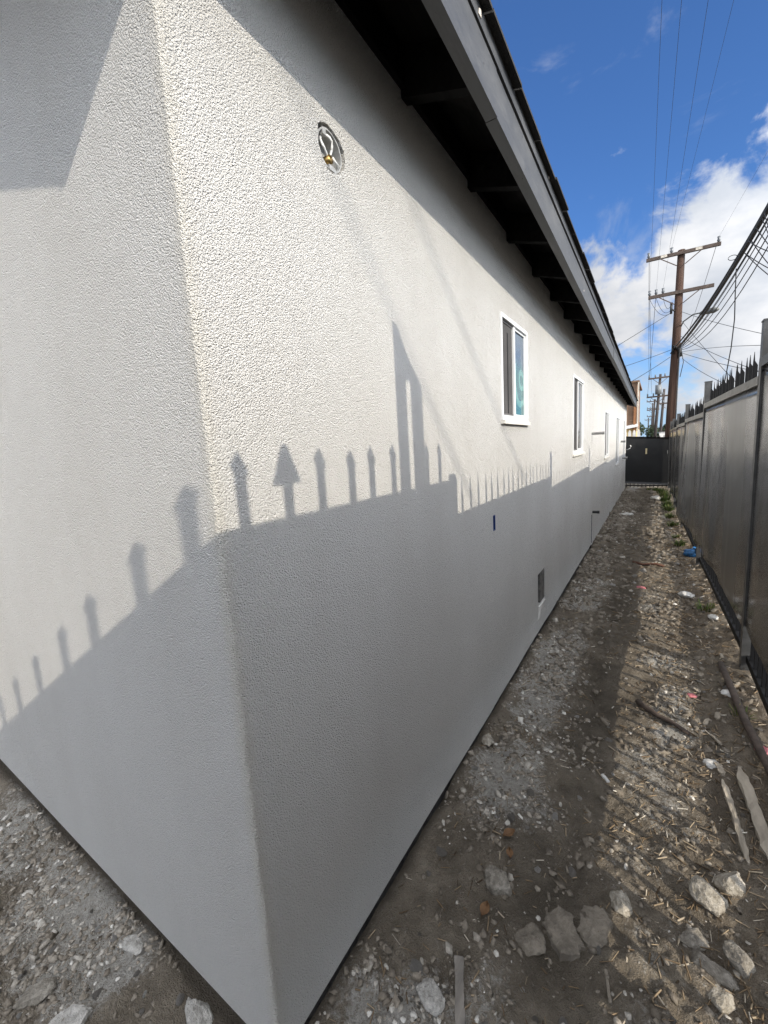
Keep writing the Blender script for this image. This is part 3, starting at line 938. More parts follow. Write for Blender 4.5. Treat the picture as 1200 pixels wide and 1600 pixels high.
link('gate_sheet', np_mesh('gate_sheet', np.concatenate([vt, v2]), np.concatenate([f, f[:, ::-1] + nb, np.stack([rim, np.roll(rim, -1), np.roll(rim, -1) + nb, rim + nb], 1)]), M_GATE, True), gate)
gm = MB(); gm.box((0, 0, .74), (.02, .02, 1.5)); gme = gm.mesh('gate_bar', M_BLACK_STEEL)
for i in range(11): link('gate_bar', gme, gate, (.03 + .1 * i, GY + .014, 0))
m = MB(); m.box((.53, GY + .014, .045), (1.08, .03, .03)); m.build('gate_rail', M_BLACK_STEEL, gate)
m = MB(); m.box((1.085, GY, .83), (.05, .05, 1.7)); m.build('gate_post', M_POST, gate)
m = MB(); m.tube([(.02, GY - .02, 1.13), (.06, GY - .10, 1.14), (.11, GY - .12, 1.17), (.13, GY - .12, 1.23), (.11, GY - .12, 1.26)], .013, 8); m.build('handle', M_WIRE_WHITE, gate, True)
m = MB(); m.box((.515, GY - .033, 1.06), (.042, .004, .16)); m.build('tag', M_TAG, gate)
m = MB(); m.box((1.03, GY - .033, 1.01), (.012, .02, .09)); m.build('latch', M_GALV, gate)
kids_to(gate)

# ------------------------------------------------------------------ beyond the gate
pf = empty('picket_fence', (.1, 15.2, 0), 'white picket fence showing above the black gate', 'fence')
m = MB(); m.hexa([(-.042, -.01, 0), (.042, -.01, 0), (.042, .01, 0), (-.042, .01, 0), (-.042, -.01, 1.74), (.042, -.01, 1.74), (.042, .01, 1.74), (-.042, .01, 1.74)])
m.hexa([(-.042, -.01, 1.741), (.042, -.01, 1.741), (.042, .01, 1.741), (-.042, .01, 1.741), (-.015, -.01, 1.81), (.015, -.01, 1.81), (.015, .01, 1.81), (-.015, .01, 1.81)])
pme = m.mesh('picket', M_WHITE_PAINT)
for i in range(12): link('picket', pme, pf, (-1.1 + .125 * i, 15.2, -.1))
m = MB(); m.box((-.1, 15.05, .45), (4.2, .12, 1.16)); m.build('block_base', M_FOUND, pf)
m = MB(); m.box((-.4, 15.225, 1.3), (1.6, .03, .08)); m.box((-.4, 15.225, .4), (1.6, .03, .08)); m.build('rail', M_WHITE_PAINT, pf)
kids_to(pf)

bb = empty('brick_building', (-2.2, 31, 0), 'tall brown brick building with a pale right edge behind the eaves', 'building')
m = MB(); m.hexa([(-7, 30, 2.0), (-.30, 30, 2.0), (-.30, 36, 2.0), (-7, 36, 2.0), (-7, 30, 4.78), (-.33, 30, 4.78), (-.33, 36, 4.78), (-7, 36, 4.78)]); m.build('brick_wall', M_BRICK, bb)
m = MB(); m.box((-3.65, 33, .93), (6.7, 6, 2.13)); m.build('lower_wall', M_YELLOW, bb)
m = MB(); m.box((-3.65, 33, 4.84), (6.9, 6.2, .10)); m.build('parapet', M_BRICK, bb)
m = MB(); m.box((-.245, 29.95, 3.3), (.07, .12, 2.95)); m.build('pale_edge_strip', M_PALE_PAINT, bb)  # pale strip along the building's right corner
m = MB(); m.box((-.40, 29.93, 2.7), (.13, .10, 2.1)); m.build('corner_timber', M_TRIM_RUST, bb)
m = MB(); m.hexa([(-1.1, 29.7, 1.95), (-.22, 29.7, 2.10), (-.22, 30, 2.10), (-1.1, 30, 1.95), (-1.1, 29.7, 2.02), (-.22, 29.7, 2.20), (-.22, 30, 2.32), (-1.1, 30, 2.14)]); m.build('lean_to_roof', M_WHITE_PAINT, bb)
kids_to(bb)


def leaf_cloud(center, rad, n, size, mat, name, parent=None):
    c = np.array(center); rad = np.array(rad)
    d = rng.normal(size=(n, 3)); d /= np.linalg.norm(d, axis=1)[:, None]
    rr = rng.random(n) ** .45
    lump = .75 + .5 * vnoise(d[:, 0] * 2 + 5, d[:, 2] * 2 + d[:, 1] + 9, .8, 2, .5, 33)
    p = c + d * rad * (rr * lump)[:, None]
    a = rng.normal(size=(n, 3)); a /= np.linalg.norm(a, axis=1)[:, None]
    b = rng.normal(size=(n, 3)); b -= a * (a * b).sum(1)[:, None]; b /= np.linalg.norm(b, axis=1)[:, None]
    s = size * (.6 + .8 * rng.random(n))[:, None]
    v = np.stack([p - a * s, p + b * s * .55, p + a * s, p - b * s * .55], 1).reshape(-1, 3)
    f = np.arange(4 * n).reshape(n, 4)
    return link(name, np_mesh(name, v, f, mat), parent)


for i, (x, y, h, r, lab) in enumerate(((-1.4, 62, 2.9, 1.0, 'small dark tree between the brick building and the utility poles'), (.35, 75, 2.6, 1.1, 'low dark tree seen between the bases of the two nearest far poles'),
                                      (2.1, 66, 2.6, .9, 'dark tree showing just right of the big brown pole base'))):
    t = empty('tree', (x, y, 0), lab, 'tree')
    leaf_cloud((x, y, h - r * .6), (r, r, r), 900, .14, M_LEAF_DARK, 'crown', t)
    m = MB(); m.tube([(x, y, -.13), (x + .05, y, h * .4), (x, y, h - r * .6)], .11, 8, .05); m.tube([(x, y, h * .4), (x + .4, y, h * .65)], .04, 6, .02); m.build('trunk', M_TRUNK, t)
    kids_to(t)
wh = empty('shed', (1.6, 50, 0), 'small white shed at the far end beside the big pole', 'shed')
m = MB(); m.box((1.5, 50.5, .85), (1.0, 1.4, 1.95)); m.build('wall', M_WHITE_PAINT, wh)
m = MB(); m.box((1.5, 50.5, 1.87), (1.16, 1.6, .09)); m.build('roof', M_SHINGLE, wh)
kids_to(wh)

# ------------------------------------------------------------------ utility poles
def sagline(a, b, sag, n=20, curl=0):
    a = Vector(a); b = Vector(b); out = []
    for i in range(n + 1):
        t = i / n; p = a.lerp(b, t); p.z -= 4 * sag * t * (1 - t)
        if curl: p.x += curl * math.sin(t * 9)
        out.append(p)
    return out


def insulator(m, p, s=1.):
    m.tube([p, p + Vector((0, 0, .07 * s)), p + Vector((0, 0, .12 * s)), p + Vector((0, 0, .19 * s))], lambda t: (.02, .055, .035, .05)[min(3, int(t * 3.01))] * s, 8)


pole = empty('utility_pole', (1.23, 22, 0), 'big reddish brown wooden utility pole with two crossarms just past the gate', 'utility pole', 'utility poles along the alley')
m = MB(); m.tube([(1.235, 22, -.13), (1.275, 22, 2.5), (1.34, 22, 5.1), (1.40, 22, 9.02)], lambda t: .215 - .085 * t, 16); m.build('pole_shaft', M_POLE, pole, True)
ARM1 = (Vector((.17, 21.84, 8.90)), Vector((2.67, 21.84, 8.84))); ARM2 = (Vector((.285, 21.84, 7.37)), Vector((2.52, 21.84, 7.34)))
for A_, fr in ((ARM1, (.035, .355, .97)), (ARM2, (.02, .125, .235))):
    m = MB(); m.beam(A_[0], A_[1], .10, .125); arm = m.build('crossarm', M_CROSSARM, pole)
    for t in fr:
        m = MB(); insulator(m, A_[0].lerp(A_[1], t) + Vector((0, 0, .06)), 1.15); m.build('insulator', M_INSUL, arm, True)
    for sg in (-1, 1):
        c = (A_[0] + A_[1]) / 2; m = MB()
        m.beam((c.x + sg * .72 - .03, 21.80, c.z - .05), (c.x + sg * .14 - .03, 21.80, c.z - .47), .012, .035); m.build('brace', M_CROSSARM, arm)
    if A_ is ARM1:
        for t in (.25, .72):
            m = MB(); m.box(A_[0].lerp(A_[1], t) + Vector((0, -.056, .0)), (.22, .008, .10)); m.build('mounting_plate', M_PALE_PAINT, arm)
m = MB(); m.tube([(1.12, 21.85, 6.55), (1.12, 21.85, 7.0)], .045, 8); m.tube([(1.12, 21.85, 6.75), (1.3, 21.95, 6.6)], .03, 6); m.build('cutout_switch', M_PIPE_BLACK, pole, True)
m = MB(); m.tube([(1.20, 21.8, 4.9), (1.24, 21.78, 5.2), (1.46, 21.85, 5.05), (1.5, 21.85, 4.75)], .075, 8); m.build('splice_case', M_PIPE_BLACK, pole, True)
m = MB(); m.tube([(1.46, 21.8, 5.0), (1.43, 21.8, 2.2), (1.42, 21.8, 0)], .03, 6); m.tube([(1.50, 21.85, 5.2), (1.62, 21.8, 4.5), (1.52, 21.8, 3.9)], .015, 6); m.build('riser_pipe', M_PIPE_BLACK, pole, True)
m = MB(); m.tube([(1.48, 22, 5.98), (1.56, 21.7, 6.12), (1.85, 21.2, 6.22), (2.12, 20.6, 6.1)], .025, 8); la = m.build('lamp_arm', M_LAMP, pole, True)
m = MB(); m.tube([(2.05, 20.7, 6.10), (2.15, 20.5, 6.08), (2.42, 20.1, 6.0), (2.52, 19.95, 5.97)], lambda t: (.05, .10, .105, .05)[min(3, int(t * 3.01))], 10); m.build('lamp_head', M_LAMP, la, True)
kids_to(pole)


def far_pole(x, xt, y, h, arms, lab, transf=False, r=.15):
    t = empty('utility_pole', (x, y, -.13), lab, 'utility pole', 'utility poles along the alley')
    m = MB(); m.tube([(x, y, -.13), (xt, y, h)], lambda q: r * (1 - .35 * q), 10); m.build('pole_shaft', M_POLE_FAR, t, True)
    for (xa, xb, z) in arms:
        m = MB(); m.beam((xa, y - .15, z), (xb, y - .15, z), .1, .13); a = m.build('crossarm', M_CROSSARM, t)
        for q in (.04, .3, .7, .96):
            m = MB(); insulator(m, Vector((xa + (xb - xa) * q, y - .15, z + .06)), 1.3); m.build('insulator', M_INSUL, a, True)
        c = (xa + xb) / 2
        for sg in (-1, 1):
            m = MB(); m.beam((c + sg * .55, y - .19, z - .05), (c + sg * .05, y - .19, z - .5), .015, .04); m.build('brace', M_CROSSARM, a)
    if transf:
        m = MB(); m.tube([(xt - .12, y - .3, h - 1.75), (xt - .12, y - .3, h - .95)], .24, 12); m.build('transformer', M_TRANSF, t, True)
    kids_to(t)


far_pole(.58, .91, 45, 6.85, [(.0, 1.78, 6.53), (-.08, 1.62, 4.93)], 'second pole, dark, carrying a grey transformer under its crossarm', True)
far_pole(1.02, 1.30, 52, 6.15, [(.85, 2.2, 4.7)], 'dark bare-topped pole just right of the transformer pole', False, .16)
far_pole(.28, .41, 75, 6.85, [(-.6, 1.0, 6.55), (-.55, 1.02, 5.3)], 'middle distance pole left of the transformer pole', False, .16)
far_pole(-.05, .02, 95, 7.6, [(-.88, .95, 6.6), (-.85, .93, 5.12)], 'thin far pole just left of the middle distance one', False, .17)
far_pole(-1.03, -1.08, 130, 6.2, [(-1.9, -.2, 5.6)], 'farthest and smallest pole in the receding row', False, .18)

# wires, each a thing of its own
def wire(pts, r, lab, name='utility_wire', group='overhead wires and cables', sides=6):
    m = MB(); m.tube(pts, r, sides); o = m.build(name, M_CABLE, None, True)
    return tag(o, lab, 'wire', group)


LBL = 'thin dark overhead wire strung along the alley above the roof'
for (a, t1) in ((ARM2[0].lerp(ARM2[1], .02), .4), (ARM2[0].lerp(ARM2[1], .125), .4), (ARM2[0].lerp(ARM2[1], .235), .5), (ARM1[0].lerp(ARM1[1], .355), 1.0), (ARM1[0].lerp(ARM1[1], .97), 1.6)):
    z0 = a.z + .27
    wire(sagline((a.x, 21.84, z0), (a.x + t1 * 2.0, -16, z0 + .6), .35, 24), .0028, LBL, group='wires along the alley')
for (a, b) in ((ARM1[0].lerp(ARM1[1], .04), (.05, 44.85, 6.8)), (ARM1[0].lerp(ARM1[1], .97), (1.7, 44.85, 6.8)), (ARM2[0].lerp(ARM2[1], .125), (-.02, 44.85, 5.2)), (ARM2[0].lerp(ARM2[1], .02), (.3, 44.85, 5.2))):
    wire(sagline((a.x, 21.84, a.z + .27), b, .5, 16), .009, 'thin wire running from the big pole back to the transformer pole', group='wires to the transformer pole')
# the thick telephone bundle
def bundle_pt(y, dx, dz):
    return Vector((1.36 + .058 * (22 - y) + dx, y, 4.80 + .0047 * (y - 14) ** 2 + dz))


by = [22 - i * .9 for i in range(40)]
wire([bundle_pt(y, 0, 0) for y in by], .042, 'thick black telephone cable sloping from the big pole to the upper right', 'telephone_cable', 'telephone cables')
wire([bundle_pt(y, -.06 + .05 * math.sin(y * .2), .04) for y in by], .028, 'black cable bound alongside the thick telephone cable', 'telephone_cable', 'telephone cables')
for i, (dx, sg) in enumerate(((.02, .14), (.05, .22), (.10, .34), (.16, .48), (.03, .08))):
    pts = []
    for y in by[:20]:
        t = (22 - y) / (22 - by[19]); pts.append(bundle_pt(y, dx * math.sin(math.pi * t), -4 * sg * t * (1 - t) - .04))
    wire(pts, .010, 'thin service line sagging just below the thick telephone cable', 'service_line', 'lines sagging under the telephone cable')
# service drops
for (a, b, ext, sag) in (((1.11, 22, 6.62), (-.46, 17, 4.74), 1.5, .0), ((1.16, 22, 5.1), (-.34, 19, 4.32), 2.0, .05), ((1.15, 22, 4.81), (-.08, 18, 3.59), 1.6, .05)):
    a = Vector(a); b = Vector(b); e = a + (b - a) * ext
    wire(sagline(a, e, sag, 12), .010, 'dark service drop running left from the big pole to behind the roof', 'service_drop', 'service drops to the left')
for (a, b, ext, sag) in (((1.47, 22, 6.6), (3.26, 16, 4.27), 1.4, .1), ((1.52, 22, 4.95), (2.83, 15, 3.69), 1.5, -.1), ((1.53, 22, 4.93), (2.46, 15, 3.33), 1.35, .05), ((1.48, 22, 6.26), (2.35, 15, 3.17), 1.15, .05), ((1.58, 22, 4.68), (2.33, 17, 3.23), 1.4, .1), ((1.5, 22, 5.6), (2.71, 15, 3.34), 1.3, .1)):
    a = Vector(a); b = Vector(b); e = a + (b - a) * ext
    wire(sagline(a, e, sag, 12), .0075, 'dark service drop running right from the big pole over the fence', 'service_drop', 'service drops to the right')
for (a, b) in (((2.0, 8.8, 4.75), (2.07, 8.5, 4.58)), ((1.99, 8.9, 4.68), (2.09, 8.6, 4.51)), ((1.96, 9.2, 4.66), (2.16, 9.0, 4.47)), ((1.92, 9.7, 4.68), (2.16, 9.0, 4.38)), ((1.95, 9.5, 4.51), (2.17, 9.0, 4.2)), ((1.93, 10., 4.5), (2.25, 9.5, 4.26)), ((1.93, 10., 4.5), (2.26, 9.5, 4.15))):
    a = Vector(a); b = Vector(b); a = bundle_pt(a.y, 0, 0) * .5 + a * .5; d = (b - a); e = a + d * (3.2 / max(.12, d.length)) * .5
    wire(sagline(a, e, .05, 10), .007, 'thin house wire leaving the telephone cable to the right', 'house_wire', 'wires leaving the telephone cable')
wire([Vector((1.89, 10.0, 4.45)), Vector((1.90, 10.05, 4.1)), Vector((1.93, 10.2, 3.6)), Vector((1.92, 10.35, 3.1)), Vector((1.87, 10.5, 2.5)), Vector((1.80, 10.6, 2.0))], .010, 'loose wire hanging straight down from the telephone cable', 'hanging_wire')
m = MB(); c = bundle_pt(10.6, -.08, 0)
m.tube([c + Vector((-.05 + .07 * math.cos(t), .0, -.02 + .045 * math.sin(t))) for t in [i * .45 for i in range(15)]], .006, 6)
tag(m.build('wire_loop', M_CABLE, None, True), 'small loop of wire curling off the left of the telephone cable', 'wire', 'overhead wires and cables')
for (a, b) in ((ARM2[0].lerp(ARM2[1], .02), (1.12, 21.85, 6.6)), (ARM2[0].lerp(ARM2[1], .125), (1.12, 21.85, 6.72)), (ARM2[0].lerp(ARM2[1], .235), (1.12, 21.85, 6.95))):
    wire(sagline(a - Vector((0, .05, .05)), b, .33, 12), .008, 'looping jumper lead hanging under the lower crossarm', 'jumper_wire', 'jumper leads of the big pole')
# lines from the pole on the far side of the lane, overhead to the right of the camera
for (a, b) in (((8, -2.12, 6.03), (11, -4.0, 8.42)), ((8, -1.04, 5.89), (11, -3.59, 8.58))):
    a = Vector(a); b = Vector(b)
    wire(sagline(a - (b - a) * .5, b + (b - a) * .6, .02, 10), .009, 'service line crossing high over the lane behind the fence', 'service_line', 'lines crossing the lane')

# ------------------------------------------------------------------ rubble and litter
def ico(sub):
    bm = bmesh.new(); bmesh.ops.create_icosphere(bm, subdivisions=sub, radius=1)
    v = np.array([q.co[:] for q in bm.verts]); f = np.array([[w.index for w in q.verts] for q in bm.faces]); bm.free()
    return v, f


def rock_verts(sub, seed, sq=(1, 1, .6), cut=7, rough=.12):
    v, f = ico(sub); r = np.random.default_rng(seed)
    v = v.copy()
    for _ in range(cut):           # chop flat facets
        d = r.normal(size=3); d /= np.linalg.norm(d); lim = r.uniform(.55, .85)
        h = v @ d; over = np.clip(h - lim, 0, None); v -= over[:, None] * d * .95
    k1 = seed % 50
    n = (vnoise(v[:, 0] * 1.0 + seed, v[:, 1] + 3, .55, 5, .68, k1) + vnoise(v[:, 1] + seed, v[:, 2] + 7, .55, 5, .68, k1 + 1) + vnoise(v[:, 2] + seed, v[:, 0] + 1, .55, 5, .68, k1 + 2)) / 3 - .5
    v *= (1 + rough * 4.2 * n)[:, None]
    return v * np.array(sq), f


# fine rubble: one uncountable mass
v0 = np.array([[a, b, c] for a in (-1, 1) for b in (-1, 1) for c in (-1, 1)], float) * .8
f0 = np.array([(0, 1, 3, 2), (4, 6, 7, 5), (0, 4, 5, 1), (2, 3, 7, 6), (0, 2, 6, 4), (1, 5, 7, 3)])
NR = 62000
P_x = np.empty(0); P_y = np.empty(0); P_s = np.empty(0)
cx = rng.uniform(0.01, 1.5, 420000); cy = -.5 + 13.5 * rng.random(420000) ** 2.3
lx = -rng.uniform(0.01, 1.9, 75000); ly = -rng.uniform(.012, .75, 75000)
cx = np.concatenate([cx, lx]); cy = np.concatenate([cy, ly])
w = .10 + .95 * dust_lit_mask(cx, cy) + .12 * np.clip(cx - .75, 0, .4)
w *= np.clip((vnoise(cx, cy, .14, 3, .6, 21) - .25) * 2.2, .05, 1.3)
w = w * np.where(cx > .55, .5, 1.0)
keep = rng.random(len(cx)) < w * .42
cx, cy = cx[keep][:], cy[keep][:]
sel = rng.permutation(len(cx))[:NR]; cx, cy = cx[sel], cy[sel]
sz = .0015 + .0095 * rng.random(len(cx)) ** 5.0 * (1 + .2 * np.clip(cy, 0, 6))
sz *= 1 + .12 * np.clip(cy, 0, 8)
cz = ground_h(cx, cy)
n = len(cx)
vv = (v0[None] + rng.uniform(-.62, .62, (n, len(v0), 3))) * rng.uniform(.5, 1.35, (n, 1, 3)) * np.array([1, 1, .6])
tl = rng.normal(0, .45, n); ct, st_ = np.cos(tl)[:, None], np.sin(tl)[:, None]
vv = np.stack([vv[..., 0], vv[..., 1] * ct - vv[..., 2] * st_, vv[..., 1] * st_ + vv[..., 2] * ct], -1)
ang = rng.uniform(0, 6.28, n); ca, sa = np.cos(ang)[:, None], np.sin(ang)[:, None]
xr = vv[..., 0] * ca - vv[..., 1] * sa; yr = vv[..., 0] * sa + vv[..., 1] * ca
vv = np.stack([xr, yr, vv[..., 2]], -1) * sz[:, None, None] + np.stack([cx, cy, cz + sz * .05], 1)[:, None]
ff = (f0[None] + (np.arange(n) * len(v0))[:, None, None]).reshape(-1, 4)
big = sz > np.quantile(sz, .93)
dm = dust_lit_mask(cx, cy) * np.where(big, .55, 1)
tint = np.clip(.03 + .36 * rng.random(n) + .62 * np.clip(dm - .15, 0, 1) * rng.random(n) + (rng.random(n) > .965) * .35, 0, 1) * np.where(cx > .55, .72, 1)
tag(link('fine_rubble', np_mesh('fine_rubble', vv.reshape(-1, 3), ff, M_RUBBLE, False, {'tint': np.repeat(tint, len(v0))})),
    'fine pale gravel and plaster crumbs strewn over the dirt', 'rubble', kind='stuff')

# flat flakes of broken plaster crust, thickest beside the wall
ncand = 60000
cx = np.concatenate([rng.uniform(.02, 1.1, ncand), -rng.uniform(.02, 1.6, 12000)]); cy = np.concatenate([-.3 + 11 * rng.random(ncand) ** 2.0, -rng.uniform(.03, .7, 12000)])
w = dust_lit_mask(cx, cy) * np.clip((vnoise(cx, cy, .2, 3, .6, 51) - .35) * 2.5, 0, 1)
kk = rng.random(len(cx)) < w * .35 * np.where(cx > .5, .5, 1)
cx, cy = cx[kk][:5200], cy[kk][:5200]; n = len(cx)
sz = (.003 + .011 * rng.random(n) ** 2.6) * (1 + .16 * np.clip(cy, 0, 8))
base6 = np.array([[math.cos(a), math.sin(a)] for a in np.arange(6) * math.pi / 3])
rad = rng.uniform(.45, 1.2, (n, 6, 1)); px = base6[None] * rad * np.stack([np.ones(n), rng.uniform(.5, 1, n)], 1)[:, None]
top = np.concatenate([px * .85, np.full((n, 6, 1), .22) + rng.uniform(-.1, .1, (n, 6, 1))], 2); bot = np.concatenate([px, np.full((n, 6, 1), -.25)], 2)
vv = np.concatenate([bot, top], 1)
ang = rng.uniform(0, 6.28, n); ca, sa = np.cos(ang)[:, None], np.sin(ang)[:, None]; tl = rng.normal(0, .3, n); ct, st_ = np.cos(tl)[:, None], np.sin(tl)[:, None]
vv = np.stack([vv[..., 0], vv[..., 1] * ct - vv[..., 2] * st_, vv[..., 1] * st_ + vv[..., 2] * ct], -1)
vv = np.stack([vv[..., 0] * ca - vv[..., 1] * sa, vv[..., 0] * sa + vv[..., 1] * ca, vv[..., 2]], -1) * sz[:, None, None] + np.stack([cx, cy, ground_h(cx, cy) + sz * .12], 1)[:, None]
fl = [(q, (q + 1) % 6, 6 + (q + 1) % 6, 6 + q) for q in range(6)] + [(6, 7, 8, 9), (6, 9, 10, 11)]
ff = (np.array(fl)[None] + (np.arange(n) * 12)[:, None, None]).reshape(-1, 4)
tint = np.clip(rng.normal(.68, .2, n), 0, 1)
tag(link('plaster_crust', np_mesh('plaster_crust', vv.reshape(-1, 3), ff, M_RUBBLE, False, {'tint': np.repeat(tint, 12)})), 'whitish flakes of broken plaster crust scattered beside the wall', 'plaster', kind='stuff')

# straw, bark slivers and twigs
n = 5200
cx = np.concatenate([rng.normal(1.02, .20, int(n * .7)), rng.uniform(.03, 1.2, n - int(n * .7))]); cy = -.3 + 9 * rng.random(n) ** 2.2
cx = np.clip(cx, .03, 1.7); cz = ground_h(cx, cy) + .004
L = rng.uniform(.008, .04, n) * (1 + .12 * cy); W_ = rng.uniform(.0007, .0025, n) * (1 + .2 * cy); a = rng.normal(1.2, .9, n); ti = rng.normal(0, .18, n)
d = np.stack([np.cos(a) * np.cos(ti), np.sin(a) * np.cos(ti), np.sin(ti)], 1); s = np.stack([-np.sin(a), np.cos(a), 0 * a], 1); up = np.array([0, 0, 1.])
c = np.stack([cx, cy, cz], 1)
q = []
for e in (-1, 1):
    for (i, j) in ((-1, 0), (1, 0), (0, 1.2)):
        q.append(c + d * (L * e / 2)[:, None] + s * (W_ * i)[:, None] + up * (W_ * j)[:, None])
vv = np.stack(q, 1).reshape(-1, 3)
fq = np.array([[0, 1, 4, 3], [1, 2, 5, 4], [2, 0, 3, 5]])
ff = (fq[None] + (np.arange(n) * 6)[:, None, None]).reshape(-1, 4)
tag(link('straw_litter', np_mesh('straw_litter', vv, ff, M_STRAW, False, {'tint': np.repeat(np.clip(rng.normal(.5, .25, n), 0, 1), 6)})),
    'straw, bark slivers and dry twigs littering the foot of the fence', 'litter', kind='stuff')


def rock(name, lab, cat, x, y, s, mat, seed, sq=(1, 1, .6), rot=0, sub=5, sink=.25, group=None, rough=.2, cut=9):
    v, f = rock_verts(sub, seed, sq, cut, rough)
    me = np_mesh(name, v * s, f, mat, False)
    o = link(name, me, None, (x, y, gh(x, y) + s * sq[2] * (1 - 2 * sink) * .45)); o.rotation_euler = (random.uniform(-.15, .15), random.uniform(-.15, .15), rot)
    return tag(o, lab, cat, group)


rock('rock', 'lumpy grey rock lying alone in front of the white wall corner', 'rock', .326, .717, .052, M_GREY_ROCK, 3, (1, .95, .8))
rock('plaster_lump', 'crusty white plaster lump close to the wall corner', 'plaster lump', .256, .318, .048, M_WHITE_LUMP, 5, (1, .9, .55), rough=.3)
rock('rock', 'big pale sunlit rock, left of a touching pair', 'rock', .925, 1.0, .052, M_PALE_ROCK, 8, (1, 1, .8))
rock('rock', 'pale sunlit rock, right of a touching pair', 'rock', .995, 1.08, .043, M_PALE_ROCK, 11, (1.2, .9, .75), .8)
rock('rock', 'half sunlit brown rock at the edge of the light strip', 'rock', .69, .86, .042, M_PALE_ROCK, 13, (.8, 1.25, .6), .3)
rock('rock', 'flat pale stone nearest the sunlit pair of rocks', 'rock', .886, .86, .037, M_GREY_ROCK, 17, (1.4, .8, .5), .5)
rock('rock', 'wide cracked grey stone in the pile right of the flat pale stone', 'rock', .915, .80, .046, M_GREY_ROCK, 19, (1.5, .8, .55), -.5)
rock('rock', 'tall grey stone standing at the right edge of the rubble pile', 'rock', .99, .848, .042, M_GREY_ROCK, 23, (.8, 1.3, .7), .4)
rock('rock', 'pale angular stone at the bottom right of the alley', 'rock', .94, .72, .036, M_PALE_ROCK, 29, (1.2, .8, .6), 1.2)
rock('rock', 'brownish stone half buried beside the wall base', 'rock', .05, 1.39, .05, M_PALE_ROCK, 31, (.7, 1.2, .5), .3, sink=.3)
rock('rock', 'flat square brown stone left of the cracked slab', 'rock', .455, .61, .05, M_BROWN_SLAB, 37, (1, 1, .3), .6)
# cracked flat slab
slab = empty('broken_slab', (.56, .70, 0), 'flat brown concrete slab cracked in two in the middle of the path', 'slab')
for pts in (((.480, .690), (.492, .655), (.545, .612), (.590, .632), (.604, .668), (.572, .702), (.566, .742), (.520, .752)), ((.578, .706), (.610, .676), (.655, .700), (.672, .775), (.645, .812), (.606, .806), (.573, .768))):
    m = MB(); z = gh(.55, .70) + .008; n = len(pts)
    c = (sum(p[0] for p in pts) / n, sum(p[1] for p in pts) / n)
    ring = []
    for i in range(n):
        a, b = pts[i], pts[(i + 1) % n]
        for t in np.linspace(0, 1, 5)[:-1]:
            ring.append((a[0] + (b[0] - a[0]) * t + random.uniform(-.006, .006), a[1] + (b[1] - a[1]) * t + random.uniform(-.006, .006)))
    k_ = len(ring); base = len(m.v)
    m.v += [(p[0], p[1], z - .05) for p in ring] + [(p[0], p[1], z + random.uniform(-.002, .002)) for p in ring] + [(c[0] + (p[0] - c[0]) * .9, c[1] + (p[1] - c[1]) * .9, z + .006 + random.uniform(-.001, .002)) for p in ring] + [(c[0], c[1], z + .008)]
    for i in range(k_):
        j = (i + 1) % k_
        m.f += [(base + i, base + j, base + k_ + j, base + k_ + i), (base + k_ + i, base + k_ + j, base + 2 * k_ + j, base + 2 * k_ + i), (base + 2 * k_ + i, base + 2 * k_ + j, base + 3 * k_)]
    m.build('slab_piece', M_BROWN_SLAB, slab)
kids_to(slab)
# flat pale flakes left of the corner
rock('plaster_flake', 'large flat pale flake on the left ground, nearer the frame bottom', 'plaster flake', -.59, -.245, .055, M_WHITE_LUMP, 41, (1.3, .7, .2), .5)
rock('plaster_flake', 'pale upright flake lying left of the big flake on the ground', 'plaster flake', -.76, -.275, .045, M_GREY_ROCK, 43, (1.2, .7, .3), .9)
rock('plaster_lump', 'crumbled pale plaster heap against the left wall near the corner', 'plaster lump', -.27, -.055, .05, M_WHITE_LUMP, 47, (1.6, .7, .35), -.3, rough=.3)
rock('plaster_flake', 'thin white flake midway along the left wall base', 'plaster flake', -.62, -.06, .03, M_WHITE_LUMP, 53, (1.5, .8, .3), .2)

# countable small chunks, alike
protos = []
for i in range(9):
    v, f = rock_verts(3, 100 + i, (1, random.uniform(.55, 1), random.uniform(.35, .7)), 9, .2)
    protos.append(np_mesh('rubble_chunk', v, f, M_CHUNK))
cnt = 0
while cnt < 250:
    if cnt < 200:
        x = random.uniform(.05, 1.2); y = -.1 + 6.5 * random.random() ** 1.7
        if random.random() > .25 + float(dust_lit_mask(np.array([x]), np.array([y]))[0]): continue
        s = random.choice((.008, .010, .012, .014, .018, .024)) * (1 + .13 * y)
    else:
        x = -random.uniform(.03, 1.3); y = -random.uniform(.03, .5); s = random.choice((.008, .011, .016))
    o = link('rubble_chunk', protos[cnt % 9], None, (x, y, gh(x, y) + s * .02)); o.scale = (s, s, s)
    o.rotation_euler = (random.uniform(-.4, .4), random.uniform(-.4, .4), random.uniform(0, 6.28))
    if cnt < 200: tag(o, 'small broken chunk of concrete or plaster lying in the alley dirt', 'rubble', 'small chunks in the alley')
    else: tag(o, 'small broken chunk lying on the dirt left of the wall corner', 'rubble', 'small chunks left of the corner')
    cnt += 1

# wood, pipe and sticks
def on_ground(pts, dz): return [Vector((x, y, gh(x, y) + dz)) for x, y in pts]


